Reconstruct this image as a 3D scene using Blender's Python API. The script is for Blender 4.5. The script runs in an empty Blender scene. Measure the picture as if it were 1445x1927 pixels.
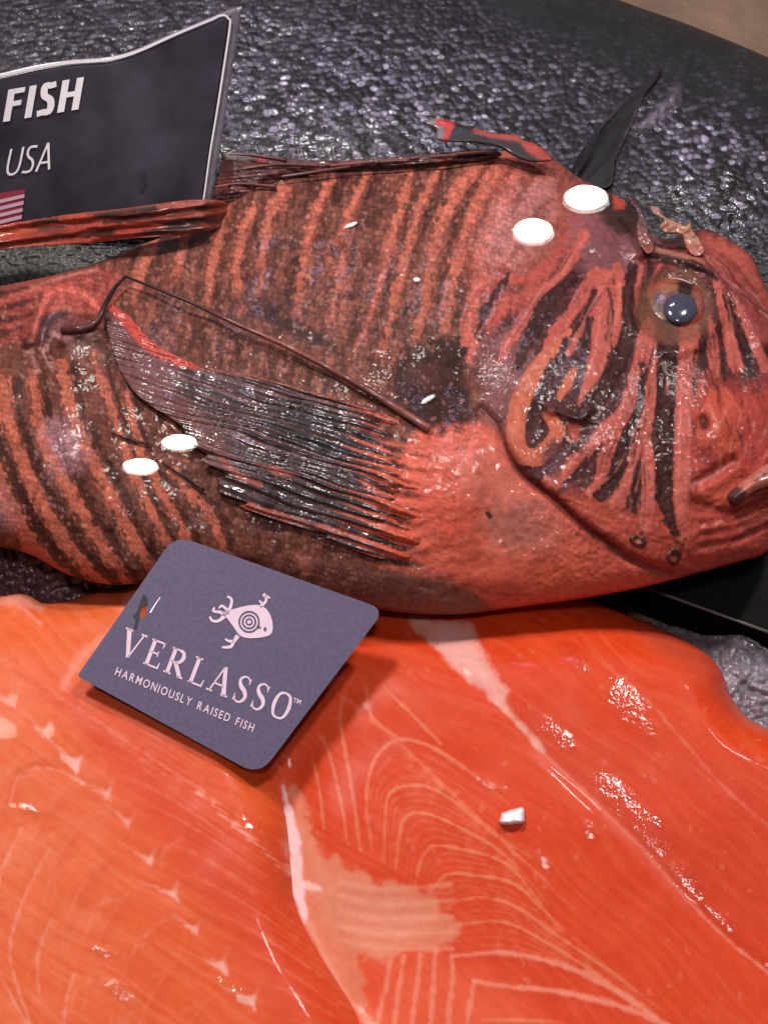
import bpy, math, random
import numpy as np
from mathutils import Vector

S = bpy.context.scene
COL = S.collection
W0, H0 = 1445.0, 1927.0

# ------------------------------------------------------------------ camera
ELEV = math.radians(60)
DIST = 0.66
TGT = np.array([0.0, 0.0, 0.03])
TAN = 0.1925 / DIST
CAM = TGT + DIST * np.array([0, -math.cos(ELEV), math.sin(ELEV)])
FWD = (TGT - CAM) / DIST
RGT = np.array([1.0, 0, 0])
UPV = np.cross(RGT, FWD)
cd = bpy.data.cameras.new('camera')
cd.sensor_fit = 'VERTICAL'; cd.sensor_height = 24; cd.lens = 12 / TAN
cd.clip_start = 0.01; cd.clip_end = 50
cam = bpy.data.objects.new('camera', cd); COL.objects.link(cam)
cam.location = CAM
cam.rotation_euler = (math.pi / 2 - ELEV, 0, 0)
S.camera = cam

# ------------------------------------------------------------------ world, lamps, exposure
w = bpy.data.worlds.new('World'); S.world = w; w.use_nodes = True
w.node_tree.nodes['Background'].inputs[0].default_value = (0.96, 0.90, 1.0, 1)
w.node_tree.nodes['Background'].inputs[1].default_value = 0.11


def lamp(name, loc, tgt, size, power, color, shape='DISK', size_y=None):
    l = bpy.data.lights.new(name, 'AREA'); l.shape = shape; l.size = size
    if size_y: l.size_y = size_y
    l.energy = power; l.color = color
    o = bpy.data.objects.new(name, l); COL.objects.link(o); o.location = loc
    o.rotation_euler = (Vector(tgt) - Vector(loc)).to_track_quat('-Z', 'Y').to_euler()
    return o


LAMPS = [
    ((-0.40, 0.56, 1.15), 0.22, 13.0, (1.0, 0.95, 0.88)),
    ((0.50, 0.62, 1.20), 0.12, 9.0, (1.0, 0.95, 0.90)),
    ((0.05, -0.45, 1.50), 0.12, 5.0, (1.0, 0.95, 0.90)),
]
for i, (p, s, e, c) in enumerate(LAMPS):
    lamp('downlight', p, (0, 0, 0), s, e, c)
lamp('case_light', (-0.05, 1.10, 0.90), (0, 0.1, 0), 0.30, 2.4, (0.70, 0.62, 1.0), 'RECTANGLE', 0.06)

S.view_settings.view_transform = 'Standard'
S.view_settings.look = 'None'
S.view_settings.exposure = 0.0
S.view_settings.gamma = 1.0
S.render.engine = 'CYCLES'
S.cycles.use_denoising = True
S.cycles.max_bounces = 6
S.cycles.caustics_reflective = False
S.cycles.caustics_refractive = False
S.cycles.sample_clamp_indirect = 4

KEXP = 1.25        # irradiance level the sRGB picks below are divided by


def C(r, g, b):
    a = np.array([r, g, b]) / 255.0
    l = np.where(a <= 0.04045, a / 12.92, ((a + 0.055) / 1.055) ** 2.4)
    return np.clip(l / KEXP, 0, 0.92)


# ------------------------------------------------------------------ geometry helpers
def rays(u, v):
    u = np.asarray(u, float); v = np.asarray(v, float)
    x = (u - W0 / 2) / (H0 / 2) * TAN; y = (H0 / 2 - v) / (H0 / 2) * TAN
    return FWD + x[..., None] * RGT + y[..., None] * UPV


def P(u, v, h):
    """world point at height h seen at photo position u, v"""
    d = rays(u, v)
    t = (np.asarray(h, float) - CAM[2]) / d[..., 2]
    return CAM + t[..., None] * d


def Pplane(u, v, p0, n):
    d = rays(u, v)
    t = ((p0 - CAM) @ n) / (d @ n)
    return CAM + t[..., None] * d


def _h(ix, iy, s):
    a = (ix * 374761393 + iy * 668265263 + s * 974634777) & 0x7fffffff
    a = ((a ^ (a >> 13)) * 1274126177) & 0x7fffffff
    a = a ^ (a >> 16)
    return (a & 0xffff) / 65535.0


def vnoise(x, y, s=0):
    ix = np.floor(x).astype(np.int64); iy = np.floor(y).astype(np.int64)
    fx = x - ix; fy = y - iy
    fx = fx * fx * (3 - 2 * fx); fy = fy * fy * (3 - 2 * fy)
    a = _h(ix, iy, s); b = _h(ix + 1, iy, s); c = _h(ix, iy + 1, s); d = _h(ix + 1, iy + 1, s)
    return (a * (1 - fx) + b * fx) * (1 - fy) + (c * (1 - fx) + d * fx) * fy


def fbm(x, y, s=0, o=3):
    r = 0; a = 0.5; t = 0
    for i in range(o):
        r = r + a * vnoise(x, y, s + i * 17); t += a
        x = x * 2.03; y = y * 2.03; a *= 0.5
    return r / t * 2 - 1


def worley(x, y, s=0, jit=0.9):
    ix = np.floor(x).astype(np.int64); iy = np.floor(y).astype(np.int64)
    best = np.full(x.shape, 9.0); idv = np.zeros(x.shape)
    for dx in (-1, 0, 1):
        for dy in (-1, 0, 1):
            cx = ix + dx; cy = iy + dy
            px = cx + 0.5 + jit * (_h(cx, cy, s) - 0.5); py = cy + 0.5 + jit * (_h(cx, cy, s + 5) - 0.5)
            d = np.hypot(px - x, py - y); m = d < best
            best = np.where(m, d, best); idv = np.where(m, _h(cx, cy, s + 9), idv)
    return best, idv


def smooth(a, b, x):
    t = np.clip((x - a) / (b - a), 0, 1)
    return t * t * (3 - 2 * t)


def crom(pts, spacing=8.0, closed=False):
    p = np.array(pts, float); n = len(p); out = []
    rng = range(n if closed else n - 1)
    for i in rng:
        if closed:
            p0, p1, p2, p3 = p[(i - 1) % n], p[i], p[(i + 1) % n], p[(i + 2) % n]
        else:
            p0, p1, p2, p3 = p[max(i - 1, 0)], p[i], p[i + 1], p[min(i + 2, n - 1)]
        k = max(1, int(np.linalg.norm((p2 - p1)[:2]) / spacing))
        for j in range(k):
            t = j / k
            out.append(0.5 * ((2 * p1) + (-p0 + p2) * t + (2 * p0 - 5 * p1 + 4 * p2 - p3) * t * t + (-p0 + 3 * p1 - 3 * p2 + p3) * t ** 3))
    if not closed: out.append(p[-1])
    return np.array(out)


def pdist(U, V, poly, closed=False):
    """distance to a polyline, position along it (0..1), nearest point"""
    a = np.asarray(poly, float)[:, :2]
    b = np.roll(a, -1, 0) if closed else a[1:]
    if not closed: a = a[:-1]
    L = np.hypot(*(b - a).T); cum = np.concatenate([[0], np.cumsum(L)]); tot = max(cum[-1], 1e-6)
    best = np.full(U.shape, 1e9); pos = np.zeros(U.shape); nx = np.zeros(U.shape); ny = np.zeros(U.shape)
    for i in range(len(a)):
        dx, dy = b[i] - a[i]; l2 = dx * dx + dy * dy + 1e-9
        t = np.clip(((U - a[i, 0]) * dx + (V - a[i, 1]) * dy) / l2, 0, 1)
        qx = a[i, 0] + t * dx; qy = a[i, 1] + t * dy
        d = (U - qx) ** 2 + (V - qy) ** 2; m = d < best
        best = np.where(m, d, best); pos = np.where(m, (cum[i] + t * L[i]) / tot, pos)
        nx = np.where(m, qx, nx); ny = np.where(m, qy, ny)
    return np.sqrt(best), pos, nx, ny


def inside(U, V, poly):
    a = np.asarray(poly, float); b = np.roll(a, -1, 0); r = np.zeros(U.shape, bool)
    for (x1, y1), (x2, y2) in zip(a, b):
        if y1 == y2: continue
        c = ((y1 > V) != (y2 > V)) & (U < (x2 - x1) * (V - y1) / (y2 - y1) + x1)
        r ^= c
    return r


def smoothdist(U, V, poly, sp):
    a = np.asarray(poly, float); b = np.roll(a, -1, 0); m = (a + b) / 2; L = np.hypot(*(b - a).T)
    s = np.zeros(U.shape)
    for (x, y), l in zip(m, L):
        d2 = (U - x) ** 2 + (V - y) ** 2 + (l * 0.4) ** 2
        s += l / (d2 * np.sqrt(d2))
    return np.sqrt(2 / s)


class Painter:
    """albedo laid on a surface: patches and strokes with ragged edges"""
    def __init__(self, U, V, base):
        self.U = U; self.V = V
        self.c = np.tile(np.asarray(base, float), (len(U), 1))
        self.n1 = fbm(U / 14, V / 14, 3, 3); self.n2 = fbm(U / 45, V / 45, 8, 3)
        self.cell = worley(U / 9.0, V / 11.0, 4)[1] * 2 - 1
        self.w = np.zeros(len(U))

    def wetspot(self, cx, cy, rx, ry, ang=0, a=1.0):
        c, s = math.cos(ang), math.sin(ang); x = self.U - cx; y = self.V - cy
        r = np.hypot((x * c + y * s) / rx, (-x * s + y * c) / ry)
        self.w = np.maximum(self.w, smooth(1.2, .3, r + self.n2 * .5) * a)

    def tone(self, k, sat):
        g = self.c.mean(1, keepdims=True); self.c = np.clip((g + (self.c - g) * sat) * k, 0, 1)

    def out(self): return np.concatenate([self.c, self.w[:, None]], 1)

    def mix(self, m, col):
        m = np.clip(m, 0, 1)[:, None]
        self.c = self.c * (1 - m) + np.asarray(col) * m

    def stroke(self, pts, wd, col, a=1.0, soft=2.5, jag=4.0, cell=0.0, fade=None):
        p = crom(pts, 14)
        wd = np.atleast_1d(np.asarray(wd, float)); mw = wd.max() + soft + jag + cell + 6
        lo = p[:, :2].min(0) - mw; hi = p[:, :2].max(0) + mw
        k = np.where((self.U > lo[0]) & (self.U < hi[0]) & (self.V > lo[1]) & (self.V < hi[1]))[0]
        if not len(k): return
        d, t, _, _ = pdist(self.U[k], self.V[k], p)
        wl = np.interp(t, np.linspace(0, 1, len(wd)), wd) / 2
        m = smooth(wl + soft, wl - soft, d + self.n1[k] * jag + self.cell[k] * cell) * a
        if fade: m = m * np.interp(t, np.linspace(0, 1, len(fade)), fade)
        m = m[:, None]
        self.c[k] = self.c[k] * (1 - m) + np.asarray(col) * m

    def patch(self, pts, col, a=1.0, soft=12.0, jag=8.0, cell=0.0):
        p = crom(pts, 14, True)
        lo = p.min(0) - soft - jag - 10; hi = p.max(0) + soft + jag + 10
        k = np.where((self.U > lo[0]) & (self.U < hi[0]) & (self.V > lo[1]) & (self.V < hi[1]))[0]
        if not len(k): return
        d = pdist(self.U[k], self.V[k], p, True)[0]
        d = np.where(inside(self.U[k], self.V[k], p), d, -d)
        m = (smooth(-soft, soft, d + self.n1[k] * jag + self.n2[k] * jag + self.cell[k] * cell) * a)[:, None]
        self.c[k] = self.c[k] * (1 - m) + np.asarray(col) * m


def link(name, me, mat=None, parent=None):
    o = bpy.data.objects.new(name, me); COL.objects.link(o)
    if mat: me.materials.append(mat)
    if parent is not None: o.parent = parent
    return o


def thing(name, label, cat, loc=(0, 0, 0), group=None):
    o = bpy.data.objects.new(name, None); COL.objects.link(o)
    o['label'] = label; o['category'] = cat
    if group: o['group'] = group
    return o


def tag(o, label, cat, group=None):
    o['label'] = label; o['category'] = cat
    if group: o['group'] = group
    return o


def mesh(name, pts, faces, colors=None, smoothed=True):
    me = bpy.data.meshes.new(name)
    me.from_pydata([tuple(p) for p in np.asarray(pts, float)], [], [tuple(int(i) for i in f) for f in faces])
    if colors is not None:
        at = me.attributes.new('Col', 'FLOAT_COLOR', 'POINT')
        cc = np.zeros((len(pts), 4), np.float32); colors = np.asarray(colors); cc[:, :colors.shape[1]] = colors
        at.data.foreach_set('color', cc.ravel())
    if smoothed: me.polygons.foreach_set('use_smooth', [True] * len(me.polygons))
    me.update()
    return me


def sheet(name, outline, step, front, back, mat, paint, parent=None, closed_smooth=True, sp=10.0, sdist=True):
    """closed solid whose rim follows an outline: front(u,v,d,D) and back(u,v,d,D) give heights of the upper and lower skins"""
    ol = crom(outline, sp, True) if closed_smooth else np.array(outline, float)
    lo = np.floor(ol.min(0) / step) * step - step; hi = ol.max(0) + 2 * step
    us = np.arange(lo[0], hi[0], step); vs = np.arange(lo[1], hi[1], step)
    U, V = np.meshgrid(us, vs); nv, nu = U.shape
    ins = inside(U, V, ol)
    near = ins.copy()
    for dy in (-1, 0, 1):
        for dx in (-1, 0, 1):
            near |= np.roll(np.roll(ins, dy, 0), dx, 1)
    iu = np.where(near.ravel())[0]
    u = U.ravel()[iu].copy(); v = V.ravel()[iu].copy(); inn = ins.ravel()[iu]
    d, _, qx, qy = pdist(u, v, ol, True)
    u = np.where(inn, u, qx); v = np.where(inn, v, qy); d = np.where(inn, d, 0.0)
    D = smoothdist(u, v, ol, sp) if sdist else d.copy()
    D = np.where(inn, np.minimum(D, d * 1.5), 0)
    hf = front(u, v, d, D); hb = back(u, v, d, D)
    hb = np.minimum(hb, hf - 1e-5)
    hf = np.where(inn, hf, (hf + hb) / 2)
    pf = P(u, v, hf)
    n = len(u)
    idx = -np.ones(nu * nv, int); idx[iu] = np.arange(n)
    idx = idx.reshape(nv, nu)
    a = idx[:-1, :-1]; b = idx[:-1, 1:]; c = idx[1:, 1:]; e = idx[1:, :-1]
    anyin = ins[:-1, :-1] | ins[:-1, 1:] | ins[1:, 1:] | ins[1:, :-1]
    ok = anyin & (a >= 0) & (b >= 0) & (c >= 0) & (e >= 0)
    q = np.stack([a[ok], e[ok], c[ok], b[ok]], 1)
    inner = np.where(inn)[0]
    bmap = np.arange(n); bmap[inner] = n + np.arange(len(inner))
    pb = P(u[inner], v[inner], hb[inner])
    pts = np.concatenate([pf, pb]); qb = bmap[q][:, ::-1]
    col = paint(u, v, d)
    col = np.concatenate([col, col[inner]])
    me = mesh(name, pts, np.concatenate([q, qb]), col)
    return link(name, me, mat, parent)


def tube(name, path, rad, mat, parent=None, colors=None, seg=8):
    """tapering rod along world points"""
    path = np.asarray(path, float); n = len(path)
    rad = np.interp(np.linspace(0, 1, n), np.linspace(0, 1, len(rad)), rad)
    tn = np.gradient(path, axis=0); tn /= np.linalg.norm(tn, axis=1)[:, None]
    ref = np.array([0.13, 0.2, 0.97]); pts = []; fs = []
    for i in range(n):
        s = np.cross(tn[i], ref); s /= np.linalg.norm(s); t = np.cross(s, tn[i])
        for k in range(seg):
            a = 2 * math.pi * k / seg
            pts.append(path[i] + rad[i] * (math.cos(a) * s + math.sin(a) * t))
    for i in range(n - 1):
        for k in range(seg):
            k2 = (k + 1) % seg
            fs.append((i * seg + k, i * seg + k2, (i + 1) * seg + k2, (i + 1) * seg + k))
    fs.append(tuple(range(seg - 1, -1, -1))); fs.append(tuple((n - 1) * seg + k for k in range(seg)))
    cc = None
    if colors is not None:
        colors = np.asarray(colors); t = np.linspace(0, 1, n)
        cc = np.stack([np.interp(t, np.linspace(0, 1, len(colors)), colors[:, j]) for j in range(3)], 1)
        cc = np.repeat(cc, seg, 0)
    return link(name, mesh(name, pts, fs, cc), mat, parent)


# ------------------------------------------------------------------ materials
def newmat(name):
    m = bpy.data.materials.new(name); m.use_nodes = True
    nt = m.node_tree; b = nt.nodes['Principled BSDF']
    return m, nt, b


def N(nt, t, **kw):
    n = nt.nodes.new(t)
    for k, v in kw.items(): setattr(n, k, v)
    return n


def wet(name, rough=0.35, coat=0.5, coat_rough=0.12, cells=0, cell_amt=0.25, cell_bump=0.0, bump1=(300, 0.0), bump2=(1500, 0.0),
        sss=0.0, spec=0.5, var=0.15, stretch=(1, 1, 1), rough_var=0.0, spark=5.0):
    m, nt, b = newmat(name); L = nt.links
    at = N(nt, 'ShaderNodeAttribute', attribute_name='Col')
    tc = N(nt, 'ShaderNodeTexCoord'); mp = N(nt, 'ShaderNodeMapping'); mp.inputs['Scale'].default_value = stretch
    L.new(tc.outputs['Object'], mp.inputs[0])
    nz = N(nt, 'ShaderNodeTexNoise'); nz.inputs['Scale'].default_value = 420; nz.inputs['Detail'].default_value = 4
    L.new(mp.outputs[0], nz.inputs['Vector'])
    mr = N(nt, 'ShaderNodeMapRange'); mr.inputs[1].default_value = 0.25; mr.inputs[2].default_value = 0.75
    mr.inputs[3].default_value = 1 - var; mr.inputs[4].default_value = 1 + var
    L.new(nz.outputs[0], mr.inputs[0])
    fac = mr.outputs[0]
    hgt = None
    if cells:
        vo = N(nt, 'ShaderNodeTexVoronoi'); vo.inputs['Scale'].default_value = cells
        L.new(mp.outputs[0], vo.inputs['Vector'])
        sp_ = N(nt, 'ShaderNodeSeparateColor'); L.new(vo.outputs['Color'], sp_.inputs[0])
        mr2 = N(nt, 'ShaderNodeMapRange'); mr2.inputs[3].default_value = 1 - cell_amt; mr2.inputs[4].default_value = 1 + cell_amt
        L.new(sp_.outputs[0], mr2.inputs[0])
        mu = N(nt, 'ShaderNodeMath', operation='MULTIPLY'); L.new(fac, mu.inputs[0]); L.new(mr2.outputs[0], mu.inputs[1]); fac = mu.outputs[0]
        hgt = (vo.outputs['Distance'], cell_bump)
    vm = N(nt, 'ShaderNodeVectorMath', operation='SCALE'); L.new(at.outputs['Color'], vm.inputs[0]); L.new(fac, vm.inputs['Scale'])
    L.new(vm.outputs[0], b.inputs['Base Color'])
    b.inputs['Roughness'].default_value = rough
    if rough_var:
        n3 = N(nt, 'ShaderNodeTexNoise'); n3.inputs['Scale'].default_value = 60; n3.inputs['Detail'].default_value = 3
        L.new(tc.outputs['Object'], n3.inputs['Vector'])
        m3 = N(nt, 'ShaderNodeMapRange'); m3.inputs[1].default_value = .35; m3.inputs[2].default_value = .65
        m3.inputs[3].default_value = max(rough - rough_var, .05); m3.inputs[4].default_value = rough + rough_var
        L.new(n3.outputs[0], m3.inputs[0]); L.new(m3.outputs[0], b.inputs['Roughness'])
    b.inputs['Specular IOR Level'].default_value = spec
    cw = N(nt, 'ShaderNodeMath', operation='MULTIPLY_ADD', use_clamp=True); cw.inputs[1].default_value = 1.0 - coat; cw.inputs[2].default_value = coat
    L.new(at.outputs['Alpha'], cw.inputs[0]); L.new(cw.outputs[0], b.inputs['Coat Weight']); b.inputs['Coat Roughness'].default_value = coat_rough; b.inputs['Coat IOR'].default_value = 1.6
    if sss:
        b.inputs['Subsurface Weight'].default_value = sss
        b.inputs['Subsurface Radius'].default_value = (1.0, 0.35, 0.2); b.inputs['Subsurface Scale'].default_value = 0.004
    prev = None
    for sc_, amt in (bump1, bump2):
        if not amt: continue
        n2 = N(nt, 'ShaderNodeTexNoise'); n2.inputs['Scale'].default_value = sc_; n2.inputs['Detail'].default_value = 3
        L.new(mp.outputs[0], n2.inputs['Vector'])
        bp = N(nt, 'ShaderNodeBump'); bp.inputs['Strength'].default_value = 1; bp.inputs['Distance'].default_value = amt
        ma = N(nt, 'ShaderNodeMath', operation='MULTIPLY_ADD'); ma.inputs[1].default_value = spark; ma.inputs[2].default_value = 1.0
        L.new(at.outputs['Alpha'], ma.inputs[0])
        mh = N(nt, 'ShaderNodeMath', operation='MULTIPLY'); L.new(n2.outputs[0], mh.inputs[0]); L.new(ma.outputs[0], mh.inputs[1])
        L.new(mh.outputs[0], bp.inputs['Height'])
        if prev: L.new(prev.outputs[0], bp.inputs['Normal'])
        prev = bp
    if hgt and hgt[1]:
        bp = N(nt, 'ShaderNodeBump', invert=True); bp.inputs['Strength'].default_value = 1; bp.inputs['Distance'].default_value = hgt[1]
        L.new(hgt[0], bp.inputs['Height'])
        if prev: L.new(prev.outputs[0], bp.inputs['Normal'])
        prev = bp
    if prev:
        L.new(prev.outputs[0], b.inputs['Normal']); L.new(prev.outputs[0], b.inputs['Coat Normal'])
    return m


def plain(name, col, rough=0.5, coat=0.0, var=0.0, vscale=200, bump=0.0, bscale=800, spec=0.5):
    m, nt, b = newmat(name); L = nt.links
    tc = N(nt, 'ShaderNodeTexCoord')
    nz = N(nt, 'ShaderNodeTexNoise'); nz.inputs['Scale'].default_value = vscale; nz.inputs['Detail'].default_value = 5
    L.new(tc.outputs['Object'], nz.inputs['Vector'])
    rp = N(nt, 'ShaderNodeValToRGB'); c = np.asarray(col)
    rp.color_ramp.elements[0].position = .3; rp.color_ramp.elements[1].position = .7
    rp.color_ramp.elements[0].color = (*np.clip(c * (1 - var), 0, 1), 1); rp.color_ramp.elements[1].color = (*np.clip(c * (1 + var), 0, 1), 1)
    L.new(nz.outputs[0], rp.inputs[0]); L.new(rp.outputs[0], b.inputs['Base Color'])
    b.inputs['Roughness'].default_value = rough; b.inputs['Coat Weight'].default_value = coat; b.inputs['Coat Roughness'].default_value = .08
    b.inputs['Specular IOR Level'].default_value = spec
    if bump:
        n2 = N(nt, 'ShaderNodeTexNoise'); n2.inputs['Scale'].default_value = bscale; n2.inputs['Detail'].default_value = 3
        L.new(tc.outputs['Object'], n2.inputs['Vector'])
        bp = N(nt, 'ShaderNodeBump'); bp.inputs['Strength'].default_value = 1; bp.inputs['Distance'].default_value = bump
        L.new(n2.outputs[0], bp.inputs['Height']); L.new(bp.outputs[0], b.inputs['Normal'])
    return m


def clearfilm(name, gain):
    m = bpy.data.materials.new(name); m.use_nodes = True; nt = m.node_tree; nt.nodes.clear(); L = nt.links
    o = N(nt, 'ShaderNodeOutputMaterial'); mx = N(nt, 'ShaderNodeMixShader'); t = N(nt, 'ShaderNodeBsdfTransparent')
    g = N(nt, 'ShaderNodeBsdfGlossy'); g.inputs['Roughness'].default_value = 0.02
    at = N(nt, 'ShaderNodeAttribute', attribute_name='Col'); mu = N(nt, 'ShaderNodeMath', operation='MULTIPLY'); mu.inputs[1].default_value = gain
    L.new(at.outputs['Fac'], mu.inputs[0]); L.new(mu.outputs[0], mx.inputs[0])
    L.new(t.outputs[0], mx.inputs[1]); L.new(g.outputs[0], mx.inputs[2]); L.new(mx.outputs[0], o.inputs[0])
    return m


M_skin = wet('fish_skin', rough=.55, coat=.10, coat_rough=.06, spec=.12, cells=560, cell_amt=.10, cell_bump=.00004, bump1=(300, .00009), bump2=(1000, .00004), var=.18, rough_var=.12, spark=9.0)
M_fin = wet('fin_membrane', rough=.42, coat=.22, coat_rough=.10, spec=.22, bump1=(260, .00010), bump2=(1100, .00002), var=.3, spark=1.2)
M_flesh = wet('salmon_flesh', rough=.5, coat=.04, coat_rough=.07, spec=.16, bump1=(300, .00003), bump2=(900, .000012), sss=.14, var=.07, rough_var=.12, spark=14.0)
M_eye = wet('eye_surface', rough=.15, coat=1.0, coat_rough=.03, var=.25)
M_iris = wet('iris', rough=.4, coat=.25, coat_rough=.12, spec=.3, bump1=(300, .0002), var=.25)
M_mat = wet('dark_scales', rough=.5, coat=.05, coat_rough=.16, spec=.3, bump1=(900, .00006), bump2=(2200, .00003), var=.25, rough_var=.08, spark=1.0)
M_ice = wet('ice', rough=.22, coat=.6, coat_rough=.08, bump1=(220, .0012), bump2=(900, .0004), sss=.4, var=.15)
M_white_print = plain('white_print', (.92, .86, .92), .5, var=.04)
M_glyph = plain('tag_print', C(238, 205, 226), .5, var=.05)
M_red_print = plain('red_print', C(168, 56, 80), .5, var=.05)
M_chip = plain('ice_chip', (0.86, 0.82, 0.84), .25, coat=.6, var=.06, bump=.0004)
# ------------------------------------------------------------------ setting
def grid_pts(u0, u1, v0, v1, st):
    us = np.arange(u0, u1 + st, st); vs = np.arange(v0, v1 + st, st)
    U, V = np.meshgrid(us, vs); nv, nu = U.shape
    i = np.arange(nu * nv).reshape(nv, nu)
    q = np.stack([i[:-1, :-1].ravel(), i[1:, :-1].ravel(), i[1:, 1:].ravel(), i[:-1, 1:].ravel()], 1)
    return U.ravel(), V.ravel(), q


# tan worktop behind and below everything
me = mesh('counter', [(-3, -2, -.032), (3, -2, -.032), (3, 4, -.032), (-3, 4, -.032)], [(0, 1, 2, 3)], smoothed=False)
M_counter = plain('counter_wood', C(112, 84, 64), .6, var=.25, vscale=40, bump=.001, bscale=120)
o = link('counter', me, M_counter); o['kind'] = 'structure'

# big dark scaled fish lying behind the striped one
FAR = [(-700, 120), (-500, -160), (-160, -300), (600, -300), (1030, -62), (1165, 0), (1300, 48), (1445, 108), (1600, 180), (1760, 330), (1760, 560), (1600, 760), (1300, 800), (700, 760), (-160, 760), (-600, 560)]


def scales(u, v, pitch=.0036):
    """overlapping scale lattice: offset in the scale, distance from its middle, a random number per scale"""
    p = P(u, v, 0 * u); a = -.16
    x = (p[:, 0] * math.cos(a) - p[:, 1] * math.sin(a)) / pitch; y = (p[:, 0] * math.sin(a) + p[:, 1] * math.cos(a)) / (pitch * 1.0)
    x = x + .5 * fbm(x / 2.2, y / 2.2, 31, 2); y = y + .5 * fbm(x / 2.2, y / 2.2, 32, 2)
    row = np.floor(y * 1.15); xx = x + .5 * (row % 2); c = np.floor(xx)
    dx = xx - c - .5; dy = y * 1.15 - row - .5
    r = _h(c.astype(np.int64), row.astype(np.int64), 77); r2 = _h(c.astype(np.int64), row.astype(np.int64), 78)
    return dx, dy, np.hypot(dx, dy), r, r2


def far_h(u, v, d, D):
    x = np.clip(d / 520, 0, 1)
    base = -.024 + .036 * np.sqrt(x * (2 - x))
    dx, dy, rr, r, r2 = scales(u, v)
    k = smooth(40, 170, d)
    base += k * (.0008 * np.sqrt(np.clip(1 - (rr / .72) ** 2, 0, 1)) + .0019 * ((r - .5) * dx + (r2 - .4) * dy)) + .0025 * fbm(u / 170, v / 170, 5, 2)
    base += .004 * np.exp(-(((u - 620) / 150) ** 2 + ((v - 230) / 90) ** 2)) + .004 * np.exp(-(((u - 1360) / 130) ** 2 + ((v - 300) / 120) ** 2))
    dd = pdist(u, v, crom([(1090, 330), (1140, 250), (1200, 180)], 10))[0]
    d2 = pdist(u, v, crom([(1205, 240), (1245, 205), (1275, 170)], 8))[0]
    return base + .002 * np.exp(-(dd / 40) ** 2) + .0022 * np.exp(-(d2 / 12) ** 2) * (1 + .6 * fbm(u / 9, v / 9, 3, 2))


def far_paint(u, v, d):
    pt = Painter(u, v, C(24, 20, 25))
    dx, dy, rr, r, r2 = scales(u, v)
    fl = np.clip(1.1 * np.exp(-(((u - 600) / 190) ** 2 + ((v - 230) / 120) ** 2)) + 1.2 * np.exp(-(((u - 1360) / 120) ** 2 + ((v - 310) / 130) ** 2)) + .55 * np.exp(-(((u - 900) / 330) ** 2 + ((v - 170) / 110) ** 2)) + .35 * np.exp(-(((u - 250) / 300) ** 2 + ((v - 60) / 120) ** 2)), 0, 1)  # where lamp sheen is painted lilac into the scale colour
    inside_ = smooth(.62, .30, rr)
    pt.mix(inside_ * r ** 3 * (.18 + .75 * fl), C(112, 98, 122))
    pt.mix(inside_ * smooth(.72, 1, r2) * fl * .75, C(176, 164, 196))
    pt.mix(smooth(.42, .6, rr) * .6, C(18, 15, 18))
    pt.patch([(1196, 236), (1240, 200), (1280, 160), (1276, 190), (1240, 225), (1205, 248)], C(128, 112, 132), .7, 8, 8)  # pale wet glints painted on the second fold
    pt.mix(smooth(190, 90, d) * .75, C(34, 36, 37))
    pt.mix(((u < 200) & (v > 440)) * .5, C(78, 74, 64))
    pt.mix(smooth(0, .6, pt.n2) * .4 * (1 - fl), C(26, 27, 27))
    pt.w = fl * smooth(.35, .8, r) * smooth(90, 200, d)
    return pt.out()


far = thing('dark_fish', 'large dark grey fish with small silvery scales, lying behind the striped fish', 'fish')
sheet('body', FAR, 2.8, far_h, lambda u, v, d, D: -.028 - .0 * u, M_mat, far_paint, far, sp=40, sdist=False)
FFIN = [(1150, 350), (1105, 352), (1082, 335), (1078, 310), (1098, 276), (1130, 236), (1165, 196), (1205, 162), (1228, 140), (1244, 126), (1240, 146), (1222, 168), (1208, 190), (1194, 228), (1176, 262), (1160, 300)]


def ffin_paint(u, v, d):
    pt = Painter(u, v, C(17, 15, 18)); g = fbm((u + v) / 7, (u - v) / 50, 5, 2); pt.mix(np.clip(g, 0, 1) * .5, C(48, 42, 50))
    pt.stroke([(1100, 272), (1150, 214), (1200, 164), (1240, 130)], [3, 4, 3], C(96, 88, 98), .6, 3, 4); pt.stroke([(1160, 300), (1185, 240), (1210, 185)], [3, 6, 3], C(110, 98, 112), .6, 3, 4)
    pt.mix(smooth(10, 2, d) * .5, C(40, 34, 40)); return pt.out()


def ffin_h(u, v, d, D):
    dd = pdist(u, v, FAR, True)[0]
    x = np.clip(dd / 520, 0, 1)
    return -.024 + .036 * np.sqrt(x * (2 - x)) + .0025 * fbm(u / 170, v / 170, 5, 2) + .0034 + .0004 * np.sin((u + .9 * v) / 7) + .0016 * np.exp(-(np.maximum(pdist(u, v, [(1082, 330), (1130, 236), (1240, 128)])[0], 0) / 9) ** 2)


sheet('fin', FFIN, 2.6, ffin_h, lambda u, v, d, D: ffin_h(u, v, d, D) - .0036, M_mat, ffin_paint, far, sp=8, sdist=False)

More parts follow.
